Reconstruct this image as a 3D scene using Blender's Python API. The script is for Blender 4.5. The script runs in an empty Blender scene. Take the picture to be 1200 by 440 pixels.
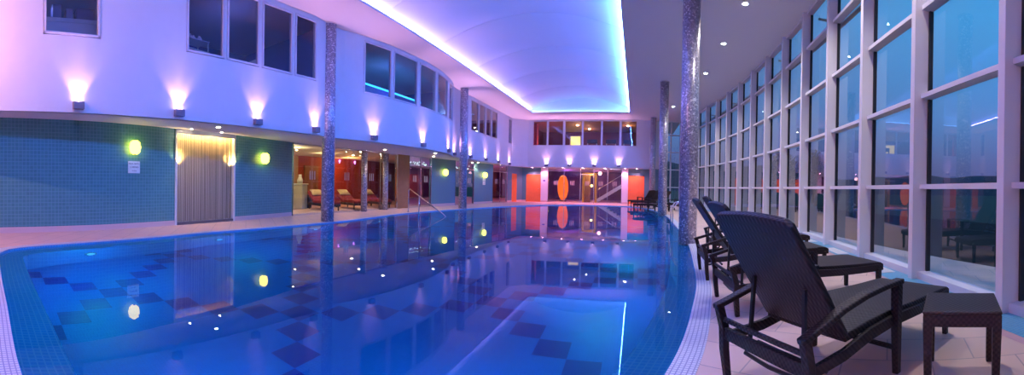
import bpy, bmesh, math, random
from mathutils import Vector, Matrix
from mathutils.geometry import tessellate_polygon
random.seed(7)
sc = bpy.context.scene
C = sc.collection
PI = math.pi

# ------------------------------------------------------------------ helpers
def catmull(pts, step=0.2, closed=False):
    P = [Vector((p[0], p[1])) for p in pts]
    n = len(P); out = []
    rng = range(n) if closed else range(n - 1)
    for i in rng:
        p1, p2 = P[i], P[(i + 1) % n]
        p0 = P[(i - 1) % n] if (closed or i > 0) else p1 * 2 - p2
        p3 = P[(i + 2) % n] if (closed or i + 2 < n) else p2 * 2 - p1
        k = max(1, int((p2 - p1).length / step))
        for j in range(k):
            t = j / k
            out.append(0.5 * ((2 * p1) + (p2 - p0) * t + (2 * p0 - 5 * p1 + 4 * p2 - p3) * t * t + (3 * p1 - p0 - 3 * p2 + p3) * t ** 3))
    if not closed:
        out.append(P[-1])
    return out

class MB:
    def __init__(s):
        s.v = []; s.f = []; s.uv = None
    def add(s, verts, faces):
        o = len(s.v)
        s.v += [tuple(p) for p in verts]
        s.f += [tuple(o + i for i in f) for f in faces]
        return s
    def box(s, x0, y0, z0, x1, y1, z1, M=None):
        vs = [Vector((x, y, z)) for z in (z0, z1) for x, y in ((x0, y0), (x1, y0), (x1, y1), (x0, y1))]
        if M is not None: vs = [M @ v for v in vs]
        return s.add(vs, [(3, 2, 1, 0), (4, 5, 6, 7), (0, 1, 5, 4), (1, 2, 6, 5), (2, 3, 7, 6), (3, 0, 4, 7)])
    def bar(s, a, b, w, h, up=(0, 0, 1), w2=None, h2=None):
        a, b = Vector(a), Vector(b); d = (b - a).normalized()
        u = Vector(up)
        if abs(d.dot(u)) > .98: u = Vector((1, 0, 0))
        r = d.cross(u).normalized(); u = r.cross(d)
        w2 = w if w2 is None else w2; h2 = h if h2 is None else h2
        vs = []
        for p, ww, hh in ((a, w, h), (b, w2, h2)):
            vs += [p - r * ww / 2 - u * hh / 2, p + r * ww / 2 - u * hh / 2, p + r * ww / 2 + u * hh / 2, p - r * ww / 2 + u * hh / 2]
        return s.add(vs, [(3, 2, 1, 0), (4, 5, 6, 7), (0, 1, 5, 4), (1, 2, 6, 5), (2, 3, 7, 6), (3, 0, 4, 7)])
    def sweep(s, pts, w, h, side=(0, 1, 0)):
        """rectangular section swept along a polyline; side = width axis"""
        P = [Vector(p) for p in pts]; sd = Vector(side).normalized(); vs = []; fs = []
        n = len(P)
        for i, p in enumerate(P):
            t = (P[min(i + 1, n - 1)] - P[max(i - 1, 0)]).normalized()
            u = t.cross(sd).normalized()
            ww = w[i] if isinstance(w, (list, tuple)) else w
            hh = h[i] if isinstance(h, (list, tuple)) else h
            vs += [p - sd * ww / 2 - u * hh / 2, p + sd * ww / 2 - u * hh / 2, p + sd * ww / 2 + u * hh / 2, p - sd * ww / 2 + u * hh / 2]
        for i in range(n - 1):
            a, b = 4 * i, 4 * i + 4
            for k in range(4):
                fs.append((a + k, a + (k + 1) % 4, b + (k + 1) % 4, b + k))
        fs += [(3, 2, 1, 0), (4 * n - 4, 4 * n - 3, 4 * n - 2, 4 * n - 1)]
        return s.add(vs, fs)
    def tube(s, pts, r, n=8):
        P = [Vector(p) for p in pts]; vs = []; fs = []; m = len(P)
        prev = None
        for i, p in enumerate(P):
            t = (P[min(i + 1, m - 1)] - P[max(i - 1, 0)]).normalized()
            if prev is None:
                u = t.orthogonal().normalized()
            else:
                u = (prev - t * prev.dot(t)).normalized()
            prev = u; w = t.cross(u)
            rr = r[i] if isinstance(r, (list, tuple)) else r
            vs += [p + (u * math.cos(2 * PI * k / n) + w * math.sin(2 * PI * k / n)) * rr for k in range(n)]
        for i in range(m - 1):
            for k in range(n):
                fs.append((i * n + k, i * n + (k + 1) % n, i * n + n + (k + 1) % n, i * n + n + k))
        fs += [tuple(range(n - 1, -1, -1)), tuple(range((m - 1) * n, m * n))]
        return s.add(vs, fs)
    def lathe(s, prof, n=24, cx=0, cy=0, cz=0):
        vs = []; fs = []; m = len(prof)
        for r, z in prof:
            vs += [(cx + r * math.cos(2 * PI * k / n), cy + r * math.sin(2 * PI * k / n), cz + z) for k in range(n)]
        for i in range(m - 1):
            for k in range(n):
                fs.append((i * n + k, i * n + (k + 1) % n, i * n + n + (k + 1) % n, i * n + n + k))
        fs += [tuple(range(n - 1, -1, -1)), tuple(range((m - 1) * n, m * n))]
        return s.add(vs, fs)
    def poly(s, loops, z, up=True):
        L = [[Vector((p[0], p[1], 0)) for p in l] for l in loops]
        flat = [p for l in L for p in l]
        tris = tessellate_polygon(L)
        fs = []
        for a, b, c in tris:
            nz = (flat[b] - flat[a]).cross(flat[c] - flat[a]).z
            if abs(nz) < 1e-9: continue
            fs.append((a, b, c) if (nz > 0) == up else (a, c, b))
        return s.add([(p.x, p.y, z) for p in flat], fs)
    def prism(s, loop, z0, z1):
        n = len(loop); s.poly([loop], z0, False); s.poly([loop], z1, True)
        o = len(s.v)
        s.add([(p[0], p[1], z0) for p in loop] + [(p[0], p[1], z1) for p in loop], [(i, (i + 1) % n, n + (i + 1) % n, n + i) for i in range(n)])
        return s
    def build(s, name, mat, parent=None, smooth=False, bevel=0, segs=2, loc=None):
        me = bpy.data.meshes.new(name)
        me.from_pydata(s.v, [], s.f); me.update()
        if s.uv:
            l = me.uv_layers.new(name='UVMap')
            for lp in me.loops:
                l.data[lp.index].uv = s.uv[lp.vertex_index]
        if mat: me.materials.append(mat)
        if smooth:
            for p in me.polygons: p.use_smooth = True
        o = bpy.data.objects.new(name, me); C.objects.link(o)
        if parent: o.parent = parent
        if loc: o.location = loc
        if bevel:
            b = o.modifiers.new('bevel', 'BEVEL'); b.width = bevel; b.segments = segs; b.limit_method = 'ANGLE'
        return o

def tag(o, label=None, cat=None, group=None, kind=None):
    if label: o['label'] = label
    if cat: o['category'] = cat
    if group: o['group'] = group
    if kind: o['kind'] = kind
    return o
def empty(name, loc=(0, 0, 0), rz=0):
    o = bpy.data.objects.new(name, None); C.objects.link(o)
    o.location = loc; o.rotation_euler = (0, 0, rz); o.empty_display_size = .1
    return o
def thing(name, label, cat, loc=(0, 0, 0), rz=0, group=None):
    return tag(empty(name, loc, rz), label, cat, group)
def copy_tree(o, parent=None):
    c = o.copy(); C.objects.link(c)
    if parent: c.parent = parent
    for ch in list(o.children): copy_tree(ch, c)
    return c
def struct(o, label=None, cat=None):
    return tag(o, label, cat, None, 'structure')

# ------------------------------------------------------------------ materials
def nt(name):
    m = bpy.data.materials.new(name); m.use_nodes = True
    t = m.node_tree; t.nodes.clear()
    return m, t, t.nodes, t.links
def out(t, sh):
    o = t.nodes.new('ShaderNodeOutputMaterial'); t.links.new(sh, o.inputs['Surface'])
def pbr(name, col, rough=.5, metal=0., spec=.5, noise=0., nscale=8., bump=0., bscale=40.):
    m, t, N, L = nt(name)
    p = N.new('ShaderNodeBsdfPrincipled')
    p.inputs['Base Color'].default_value = (*col, 1); p.inputs['Roughness'].default_value = rough
    p.inputs['Metallic'].default_value = metal; p.inputs['Specular IOR Level'].default_value = spec
    tc = N.new('ShaderNodeTexCoord')
    if noise:
        n = N.new('ShaderNodeTexNoise'); n.inputs['Scale'].default_value = nscale; n.inputs['Detail'].default_value = 4
        L.new(tc.outputs['Object'], n.inputs['Vector'])
        mx = N.new('ShaderNodeMix'); mx.data_type = 'RGBA'
        mx.inputs[6].default_value = (*[c * (1 - noise) for c in col], 1); mx.inputs[7].default_value = (*[min(1, c * (1 + noise)) for c in col], 1)
        L.new(n.outputs['Fac'], mx.inputs[0]); L.new(mx.outputs[2], p.inputs['Base Color'])
    if bump:
        n2 = N.new('ShaderNodeTexNoise'); n2.inputs['Scale'].default_value = bscale
        L.new(tc.outputs['Object'], n2.inputs['Vector'])
        b = N.new('ShaderNodeBump'); b.inputs['Strength'].default_value = bump; b.inputs['Distance'].default_value = .01
        L.new(n2.outputs['Fac'], b.inputs['Height']); L.new(b.outputs['Normal'], p.inputs['Normal'])
    out(t, p.outputs[0]); return m
def emis(name, col, s):
    m, t, N, L = nt(name)
    e = N.new('ShaderNodeEmission'); e.inputs['Color'].default_value = (*col, 1); e.inputs['Strength'].default_value = s
    out(t, e.outputs[0]); return m
def math_n(N, L, op, a, b=None):
    n = N.new('ShaderNodeMath'); n.operation = op
    for i, x in enumerate((a, b)):
        if x is None: continue
        if isinstance(x, (int, float)): n.inputs[i].default_value = x
        else: L.new(x, n.inputs[i])
    return n.outputs[0]
def tiles(name, c1, c2, grout, size, gap, coord='Object', rot=(0, 0, 0), rough=.35, w=1., offset=0., metal=0., spec=.5, loc=(0, 0, 0), bump=.0):
    m, t, N, L = nt(name)
    tc = N.new('ShaderNodeTexCoord'); mp = N.new('ShaderNodeMapping')
    mp.inputs['Rotation'].default_value = rot; mp.inputs['Location'].default_value = loc
    if coord == 'YZ':
        sx = N.new('ShaderNodeSeparateXYZ'); cx = N.new('ShaderNodeCombineXYZ'); L.new(tc.outputs['Object'], sx.inputs[0])
        L.new(sx.outputs[1], cx.inputs[0]); L.new(sx.outputs[2], cx.inputs[1]); L.new(cx.outputs[0], mp.inputs['Vector'])
    else: L.new(tc.outputs[coord], mp.inputs['Vector'])
    b = N.new('ShaderNodeTexBrick'); b.offset = offset; b.squash = 1
    b.inputs['Scale'].default_value = 1; b.inputs['Brick Width'].default_value = size * w; b.inputs['Row Height'].default_value = size
    b.inputs['Mortar Size'].default_value = gap; b.inputs['Mortar Smooth'].default_value = .1; b.inputs['Bias'].default_value = 0
    b.inputs['Color1'].default_value = (*c1, 1); b.inputs['Color2'].default_value = (*c2, 1); b.inputs['Mortar'].default_value = (*grout, 1)
    L.new(mp.outputs[0], b.inputs['Vector'])
    p = N.new('ShaderNodeBsdfPrincipled'); p.inputs['Roughness'].default_value = rough; p.inputs['Metallic'].default_value = metal
    p.inputs['Specular IOR Level'].default_value = spec
    L.new(b.outputs['Color'], p.inputs['Base Color'])
    if bump:
        bm = N.new('ShaderNodeBump'); bm.inputs['Strength'].default_value = bump; bm.inputs['Distance'].default_value = .004; bm.invert = True
        L.new(b.outputs['Fac'], bm.inputs['Height']); L.new(bm.outputs['Normal'], p.inputs['Normal'])
    out(t, p.outputs[0]); return m
def glass(name, tint=(.9, .93, .95), k=1.7, ior=1.5):
    m, t, N, L = nt(name)
    ge = N.new('ShaderNodeNewGeometry'); dp = N.new('ShaderNodeVectorMath'); dp.operation = 'DOT_PRODUCT'
    L.new(ge.outputs['Incoming'], dp.inputs[0]); L.new(ge.outputs['Normal'], dp.inputs[1])
    c = math_n(N, L, 'SUBTRACT', 1., math_n(N, L, 'ABSOLUTE', dp.outputs['Value']))
    f0 = ((ior - 1) / (ior + 1)) ** 2
    fr = math_n(N, L, 'MULTIPLY_ADD', math_n(N, L, 'POWER', c, 5.), 1 - f0); fr.node.inputs[2].default_value = f0
    f = math_n(N, L, 'MINIMUM', math_n(N, L, 'MULTIPLY', fr, k), .95)
    tr = N.new('ShaderNodeBsdfTransparent'); tr.inputs['Color'].default_value = (*tint, 1)
    gl = N.new('ShaderNodeBsdfGlossy'); gl.inputs['Roughness'].default_value = 0.; gl.inputs['Color'].default_value = (1, 1, 1, 1)
    mx = N.new('ShaderNodeMixShader')
    L.new(f, mx.inputs[0]); L.new(tr.outputs[0], mx.inputs[1]); L.new(gl.outputs[0], mx.inputs[2])
    out(t, mx.outputs[0]); return m

M = {}
M['white_wall'] = pbr('white_wall_paint', (.80, .80, .82), .6, noise=.03, nscale=3)
M['ceil'] = pbr('ceiling_paint', (.78, .78, .80), .7)
M['vault'] = pbr('vault_paint', (.82, .82, .84), .55)
M['frame'] = pbr('white_powder_coat', (.72, .70, .74), .4)
M['lam'] = pbr('white_lacquer', (.78, .78, .78), .35)
M['teal'] = tiles('teal_mosaic', (.075, .25, .25), (.09, .29, .29), (.15, .36, .36), 0.085, .007, coord='YZ', rough=.3)
M['teal2'] = pbr('teal_paint', (.11, .28, .33), .45)
M['skirt'] = pbr('skirting_stone', (.72, .54, .52), .4)
M['deck'] = tiles('deck_stone', (.76, .54, .44), (.70, .50, .41), (.46, .34, .31), .42, .006, rot=(0, 0, .62), rough=.45, w=1.5, offset=.5, spec=.3)
M['border'] = tiles('blue_border_mosaic', (.05, .30, .50), (.06, .36, .58), (.20, .42, .55), .04, .004, rough=.3)
M['grate'] = tiles('white_grating', (.80, .80, .84), (.76, .76, .80), (.36, .38, .50), .036, .005, coord='UV', rough=.4, w=.9, bump=.5)
M['lip'] = tiles('lip_mosaic', (.07, .42, .80), (.10, .48, .86), (.28, .60, .88), .055, .006, coord='UV', rough=.3)
M['poolwall'] = tiles('pool_wall_mosaic', (.008, .07, .30), (.010, .085, .34), (.02, .12, .38), .05, .004, coord='UV', rough=.4)
M['steel'] = pbr('polished_steel', (.78, .78, .80), .18, 1.)
M['dark_steel'] = pbr('grey_metal', (.16, .15, .17), .4, .6)
M['black'] = pbr('black_plastic', (.015, .015, .018), .45)
M['wood_door'] = pbr('orange_timber', (.90, .22, .055), .45, noise=.12, nscale=4)
M['brown'] = pbr('brown_timber', (.30, .13, .05), .45, noise=.2, nscale=5)
M['redwall'] = pbr('red_paint', (.36, .05, .02), .55)
M['tanwall'] = pbr('tan_paint', (.45, .30, .16), .6)
M['panelback'] = pbr('curtain_backing', (.66, .56, .40), .5)
M['mauve'] = pbr('mauve_metal', (.22, .19, .24), .45)
M['plum'] = pbr('plum_paint', (.17, .05, .17), .55)
M['maroon'] = pbr('maroon_paint', (.20, .045, .06), .6)
M['slate'] = pbr('slate_blue_paint', (.07, .09, .45), .6)
M['urn'] = pbr('glazed_ceramic', (.75, .80, .66), .25)
M['redfabric'] = pbr('red_upholstery', (.30, .02, .02), .8, bump=.2)
M['cream'] = pbr('cream_cotton', (.85, .68, .38), .85, bump=.2, bscale=20)
M['dkwood'] = pbr('dark_wood', (.05, .025, .015), .5)
M['lens_pink'] = emis('uplight_lens', (1, .62, .95), 60)
M['lens_warm'] = emis('warm_lens', (1, .86, .5), 220)
M['lens_cool'] = emis('cool_lens', (.85, 1, .92), 45)
M['lens_pinkwarm'] = emis('pink_lens', (1, .45, .75), 60)
M['sconce_glow'] = emis('sconce_shade_glow', (1, .82, .09), 8)
M['lantern_glow'] = emis('lantern_glow', (1, .13, .02), 1.7)
M['door_glow'] = emis('lit_doorway', (1, .72, .18), 2.2)
M['led_blue'] = emis('led_blue', (.055, .19, 1), 420)
M['led_lilac'] = emis('led_lilac', (.30, .25, 1), 105)
M['glass'] = glass('window_glass', (.88, .92, .95), 2.0)
M['glass_dark'] = glass('tinted_glass', (.62, .66, .74), 2.0)
M['glass_door'] = glass('partition_glass', (.84, .86, .82), 2.0)
M['frost'] = pbr('frosted_marking', (.50, .47, .44), .6)
M['paper'] = pbr('sign_white', (.80, .84, .84), .5)
M['ink'] = pbr('sign_ink', (.03, .05, .10), .6)
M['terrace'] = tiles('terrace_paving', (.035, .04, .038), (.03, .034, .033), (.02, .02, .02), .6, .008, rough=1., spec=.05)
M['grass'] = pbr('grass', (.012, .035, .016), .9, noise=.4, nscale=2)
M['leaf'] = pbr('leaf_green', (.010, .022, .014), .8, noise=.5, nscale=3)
M['bark'] = pbr('bark', (.03, .022, .018), .9)
M['hill'] = pbr('hill_heath', (.030, .034, .050), .95, noise=.3, nscale=.02)

def weave(name, c1, c2, sx=62., coord='Object'):
    m, t, N, L = nt(name)
    tc = N.new('ShaderNodeTexCoord')
    sp = N.new('ShaderNodeSeparateXYZ'); L.new(tc.outputs[coord], sp.inputs[0])
    a = math_n(N, L, 'ADD', math_n(N, L, 'MULTIPLY', sp.outputs[0], 1.), sp.outputs[2])
    s1 = math_n(N, L, 'SINE', math_n(N, L, 'MULTIPLY', a, 2 * PI * sx))
    s2 = math_n(N, L, 'SINE', math_n(N, L, 'MULTIPLY', sp.outputs[1], 2 * PI * sx))
    h = math_n(N, L, 'MULTIPLY', s1, s2)
    f = math_n(N, L, 'MULTIPLY_ADD', h, .5); f.node.inputs[2].default_value = .5
    mx = N.new('ShaderNodeMix'); mx.data_type = 'RGBA'
    mx.inputs[6].default_value = (*c1, 1); mx.inputs[7].default_value = (*c2, 1)
    L.new(f, mx.inputs[0])
    p = N.new('ShaderNodeBsdfPrincipled'); p.inputs['Specular IOR Level'].default_value = .3; p.inputs['Roughness'].default_value = .5
    L.new(mx.outputs[2], p.inputs['Base Color'])
    b = N.new('ShaderNodeBump'); b.inputs['Strength'].default_value = .6; b.inputs['Distance'].default_value = .004
    L.new(f, b.inputs['Height']); L.new(b.outputs['Normal'], p.inputs['Normal'])
    out(t, p.outputs[0]); return m
M['rattan'] = weave('dark_rattan', (.006, .004, .004), (.042, .026, .023), 30)

def mosaic_silver(name):
    m, t, N, L = nt(name)
    tc = N.new('ShaderNodeTexCoord')
    v = N.new('ShaderNodeTexVoronoi'); v.inputs['Scale'].default_value = 30
    L.new(tc.outputs['Object'], v.inputs['Vector'])
    sp = N.new('ShaderNodeSeparateColor'); L.new(v.outputs['Color'], sp.inputs[0])
    r = N.new('ShaderNodeValToRGB'); r.color_ramp.interpolation = 'CONSTANT'
    e = r.color_ramp.elements
    e[0].position = 0; e[0].color = (.30, .29, .38, 1); e[1].position = .32; e[1].color = (.42, .40, .52, 1)
    x = e.new(.66); x.color = (.55, .53, .66, 1)
    x = e.new(.88); x.color = (.92, .90, .95, 1)
    L.new(sp.outputs[0], r.inputs[0])
    v2 = N.new('ShaderNodeTexVoronoi'); v2.feature = 'DISTANCE_TO_EDGE'; v2.inputs['Scale'].default_value = 30
    L.new(tc.outputs['Object'], v2.inputs['Vector'])
    gt = math_n(N, L, 'GREATER_THAN', v2.outputs['Distance'], .035)
    mx = N.new('ShaderNodeMix'); mx.data_type = 'RGBA'; mx.inputs[6].default_value = (.22, .21, .28, 1)
    L.new(gt, mx.inputs[0]); L.new(r.outputs[0], mx.inputs[7])
    p = N.new('ShaderNodeBsdfPrincipled'); p.inputs['Metallic'].default_value = .35; p.inputs['Roughness'].default_value = .28
    L.new(mx.outputs[2], p.inputs['Base Color'])
    nm = N.new('ShaderNodeBump'); nm.inputs['Strength'].default_value = .35; nm.inputs['Distance'].default_value = .01
    L.new(sp.outputs[1], nm.inputs['Height']); L.new(nm.outputs['Normal'], p.inputs['Normal'])
    out(t, p.outputs[0]); return m
M['silver'] = mosaic_silver('silver_mosaic')

def pool_floor_mat():
    m, t, N, L = nt('pool_floor_mosaic')
    g = N.new('ShaderNodeTexCoord'); sp = N.new('ShaderNodeSeparateXYZ'); L.new(g.outputs['Object'], sp.inputs[0])
    P_ = .355
    i = math_n(N, L, 'FLOOR', math_n(N, L, 'DIVIDE', math_n(N, L, 'ADD', sp.outputs[0], 5.44 + P_ / 2), P_))
    j = math_n(N, L, 'FLOOR', math_n(N, L, 'DIVIDE', math_n(N, L, 'ADD', sp.outputs[1], -1.67 + P_ / 2), P_))
    def on(x):
        fm = math_n(N, L, 'FLOORED_MODULO', math_n(N, L, 'ADD', x, .5), 10.)
        return math_n(N, L, 'LESS_THAN', fm, 1.)
    d = math_n(N, L, 'MAXIMUM', on(math_n(N, L, 'ADD', i, j)), on(math_n(N, L, 'SUBTRACT', j, i)))
    br = N.new('ShaderNodeTexBrick'); br.offset = 0; br.inputs['Scale'].default_value = 1
    br.inputs['Brick Width'].default_value = P_ / 10; br.inputs['Row Height'].default_value = P_ / 10; br.inputs['Mortar Size'].default_value = .003
    L.new(g.outputs['Object'], br.inputs['Vector'])
    for nm_, c in (('Color1', (.001, .066, .30)), ('Color2', (.001, .076, .34)), ('Mortar', (.002, .09, .36))):
        br.inputs[nm_].default_value = (*c, 1)
    mx = N.new('ShaderNodeMix'); mx.data_type = 'RGBA'
    L.new(d, mx.inputs[0]); L.new(br.outputs['Color'], mx.inputs[6]); mx.inputs[7].default_value = (.03, .004, .16, 1)
    p = N.new('ShaderNodeBsdfPrincipled'); p.inputs['Roughness'].default_value = .5
    L.new(mx.outputs[2], p.inputs['Base Color']); out(t, p.outputs[0]); return m
M['poolfloor'] = pool_floor_mat()

def water_mat():
    m, t, N, L = nt('pool_water')
    tc = N.new('ShaderNodeTexCoord')
    n = N.new('ShaderNodeTexNoise'); n.inputs['Scale'].default_value = .9; n.inputs['Detail'].default_value = 1.5
    L.new(tc.outputs['Object'], n.inputs['Vector'])
    b = N.new('ShaderNodeBump'); b.inputs['Strength'].default_value = .02; b.inputs['Distance'].default_value = .05
    L.new(n.outputs['Fac'], b.inputs['Height'])
    fr = N.new('ShaderNodeFresnel'); fr.inputs['IOR'].default_value = 1.17; L.new(b.outputs['Normal'], fr.inputs['Normal'])
    rf = N.new('ShaderNodeBsdfRefraction'); rf.inputs['IOR'].default_value = 1.333; rf.inputs['Roughness'].default_value = 0.
    rf.inputs['Color'].default_value = (.22, .86, 1, 1)          # clear water swallows the red
    gl = N.new('ShaderNodeBsdfGlossy'); gl.inputs['Roughness'].default_value = 0.; gl.inputs['Color'].default_value = (1, 1, 1, 1)
    for x in (rf, gl): L.new(b.outputs['Normal'], x.inputs['Normal'])
    mx = N.new('ShaderNodeMixShader'); L.new(fr.outputs[0], mx.inputs[0]); L.new(rf.outputs[0], mx.inputs[1]); L.new(gl.outputs[0], mx.inputs[2])
    out(t, mx.outputs[0]); return m
M['water'] = water_mat()

def strand_mat():
    m, t, N, L = nt('string_strands')
    p = N.new('ShaderNodeBsdfPrincipled'); p.inputs['Base Color'].default_value = (.24, .20, .13, 1)
    p.inputs['Roughness'].default_value = .35; p.inputs['Metallic'].default_value = .0
    out(t, p.outputs[0]); return m
M['strand'] = strand_mat()

# ------------------------------------------------------------------ lights
def light(kind, name, loc, col, e, r=.05, parent=None, aim=None, size=None, blend=.6):
    d = bpy.data.lights.new(name, kind); d.color = col; d.energy = e
    if kind in ('POINT', 'SPOT'): d.shadow_soft_size = r
    if kind == 'SPOT': d.spot_size = size; d.spot_blend = blend
    o = bpy.data.objects.new(name, d); C.objects.link(o); o.location = loc
    if aim is not None:
        o.rotation_mode = 'QUATERNION'; o.rotation_quaternion = Vector(aim).to_track_quat('-Z', 'Y')
    if parent: o.parent = parent
    return o

# ------------------------------------------------------------------ layout constants
ZS, ZC = 2.60, 6.05           # underside of the balcony, main ceiling
SILL, HEAD = 4.17, 5.92       # upper windows
WATER = -.03
FAC = [(-8.3, -6), (-8.3, 0), (-8.35, 2), (-8.42, 4), (-8.5, 6), (-8.52, 7.5), (-8.5, 8.4), (-8.58, 9.0), (-8.62, 9.7), (-8.42, 10.5), (-8.17, 12), (-8.04, 14), (-8.1, 15.5),
       (-8.3, 16.8), (-8.55, 17.7), (-8.8, 18.3), (-8.85, 19.2), (-8.85, 21), (-8.85, 28.2)]
FACP = catmull(FAC, .18) + [Vector((-7.9, 29.2)), Vector((1.2, 29.2)), Vector((1.2, 30.3))]
GW = [(-8.8, -6), (-9.0, -1), (-9.2, .2), (-9.5, 2.6), (-9.93, 4.74), (-10.29, 6.91), (-10.83, 9.72), (-10.85, 13.73), (-10.84, 15.15), (-10.66, 17.23), (-10.57, 18.42), (-10.5, 19.22),
      (-10.17, 21.51), (-9.84, 23.55), (-9.43, 25.84), (-9.04, 27.8), (-8.9, 28.5), (-8.75, 29.25), (-8.6, 30.2)]

def fac_at(y):
    for a, b in zip(FACP, FACP[1:]):
        if min(a.y, b.y) <= y <= max(a.y, b.y) and abs(b.y - a.y) > 1e-6 and y < 28.2:
            t = (y - a.y) / (b.y - a.y); p = a.lerp(b, t); d = (b - a).normalized()
            return p, d
    return None
def gw_at(y):
    for (ax, ay), (bx, by) in zip(GW, GW[1:]):
        if ay <= y <= by:
            t = (y - ay) / (by - ay); return Vector((ax + t * (bx - ax), y)), Vector((bx - ax, by - ay)).normalized()

# ------------------------------------------------------------------ pool
POOL = [(-6.7, .13), (-7.05, .28), (-7.30, .68), (-7.5, 1.25), (-7.7, 2.1), (-8.02, 3.74), (-8.23, 4.71), (-8.33, 6.3), (-8.35, 7.6), (-8.36, 9.2), (-8.44, 10.4),
        (-8.6, 11.8), (-8.8, 13.6), (-8.78, 15.2), (-8.52, 17), (-8.17, 18.7), (-7.6, 21.2), (-6.6, 23.8), (-5.1, 25.8), (-3.6, 26.7), (-2.2, 26.85), (-.9, 26.5), (.15, 25.5),
        (.8, 23.4), (1.2, 20.5), (1.36, 17), (1.33, 14.5), (1.28, 12), (1.17, 9.0), (1.02, 7.2), (.81, 5.27), (.6, 4.13), (.40, 3.24), (.2, 2.6), (-.08, 1.9), (-.5, 1.25),
        (-1.1, .7), (-1.8, .34), (-2.5, .18), (-3.9, .14), (-5.3, .11)]
PP = catmull(POOL, .22, True)
# make it counter-clockwise
if sum(a.x * b.y - b.x * a.y for a, b in zip(PP, PP[1:] + PP[:1])) < 0: PP.reverse()
def offs(P, d):
    n = len(P); o = []
    for i in range(n):
        t = (P[(i + 1) % n] - P[i - 1]).normalized()
        o.append(P[i] + Vector((t.y, -t.x)) * d)      # outward for a CCW loop when d > 0
    return o
arc = [0]
for a, b in zip(PP, PP[1:] + PP[:1]): arc.append(arc[-1] + (b - a).length)
def ring(name, rows, mat, parent=None):
    """rows: list of (loop, z, v)"""
    mb = MB(); n = len(PP); mb.uv = []
    for loop, z, v in rows:
        mb.v += [(loop[i % n].x, loop[i % n].y, z) for i in range(n + 1)]
        mb.uv += [(arc[i], v) for i in range(n + 1)]
    for k in range(len(rows) - 1):
        for i in range(n):
            a = k * (n + 1) + i; b = a + n + 1
            mb.f.append((a, a + 1, b + 1, b))
    return mb.build(name, mat, parent)
G_OUT = offs(PP, .19); L_IN = offs(PP, -.38)
FLOOR_OUT = [(-18, -7), (5.2, -7), (5.2, 38), (-18, 38)]
fl = MB(); fl.poly([FLOOR_OUT, [tuple(p) for p in G_OUT]], 0.)
fl = struct(fl.build('floor', M['deck']), 'beige stone pool deck around the swimming pool', 'floor')
gr = struct(ring('overflow_grating_floor', [(PP, -.012, 0), (PP, .004, 0.01), (G_OUT, .004, .20), (G_OUT, -.012, .21)], M['grate']), 'white plastic overflow grating round the pool edge', 'pool grating')
basin = empty('pool_basin', (0, 0, 0))
struct(basin, 'blue mosaic pool basin with a diagonal pattern of dark squares', 'swimming pool')
ring('lip', [(PP, .0, 0), (PP, -.07, .07), (L_IN, -.15, .46)], M['lip'], basin)
ring('basin_wall', [(L_IN, -.15, .0), (L_IN, -1.2, 1.05)], M['poolwall'], basin)
MB().poly([[tuple(p) for p in L_IN]], -1.2).build('basin_floor', M['poolfloor'], basin)
wt = struct(MB().poly([[tuple(p) for p in PP]], WATER).build('pool_water', M['water']), 'still clear blue water filling the swimming pool', 'water')

# unseen lamps added in the basin walls to light the pool
n = len(PP); total = arc[-1]
def at_arc(s):
    s %= total
    for i in range(n):
        if arc[i] <= s <= arc[i + 1]:
            a, b = L_IN[i], L_IN[(i + 1) % n]; t = (b - a).normalized()
            return a.lerp(b, (s - arc[i]) / (arc[i + 1] - arc[i])), Vector((-t.y, t.x))
M['added_pool_lens'] = emis('added_pool_lens_glow', (.35, .7, 1), 1.2)
NL = 20
for k in range(NL):
    p, nn = at_arc(total * (k + .35) / NL)
    t = thing('added_pool_lamp', 'round underwater lamp added in the blue mosaic pool wall', 'added pool lamp', (p.x, p.y, -.62), math.atan2(nn.y, nn.x), 'added underwater lamps in the pool wall')
    mb = MB(); mb.tube([(-.03, 0, 0), (.015, 0, 0), (.03, 0, 0)], [.13, .13, .10], 20); mb.build('rim', M['steel'], t)
    mb = MB(); mb.tube([(.02, 0, 0), (.034, 0, 0)], .085, 20); mb.build('lens', M['added_pool_lens'], t)
    light('POINT', 'added_pool_bulb', (.9, 0, .0), (.08, .74, .95), 74, 0., t)

# ------------------------------------------------------------------ walls with openings along a path
def path_wall(name, P, thick, z0, z1, openings, mat, side=1, sill=SILL, head=HEAD):
    """P: list of Vector2; openings: list of (y0, y1) for sections running mostly in Y, or index ranges"""
    mb = MB()
    def emit(a, b, za, zb, na, nb):
        vs = [(a.x, a.y, za), (b.x, b.y, za), (b.x + nb.x, b.y + nb.y, za), (a.x + na.x, a.y + na.y, za)]
        vs += [(x, y, zb) for x, y, _ in vs]
        mb.add(vs, [(3, 2, 1, 0), (4, 5, 6, 7), (0, 1, 5, 4), (1, 2, 6, 5), (2, 3, 7, 6), (3, 0, 4, 7)])
    cuts = sorted({y for o in openings for y in o[:2]})
    segs = []
    for a, b in zip(P, P[1:]):
        pts = [a]
        for c in cuts:
            if abs(b.y - a.y) > 1e-6 and a.y + 1e-5 < c < b.y - 1e-5: pts.append(a.lerp(b, (c - a.y) / (b.y - a.y)))
        pts.append(b); segs += list(zip(pts, pts[1:]))
    for a, b in segs:
        d = (b - a).normalized(); nn = Vector((-d.y, d.x)) * thick * side
        my = (a.y + b.y) / 2
        op = next((o for o in openings if o[0] - 1e-4 <= my <= o[1] + 1e-4), None)
        if op is None: emit(a, b, z0, z1, nn, nn)
        else:
            s0, h0 = (op[2], op[3]) if len(op) > 2 else (sill, head)
            if s0 > z0: emit(a, b, z0, s0, nn, nn)
            if h0 < z1: emit(a, b, h0, z1, nn, nn)
    return mb

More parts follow.
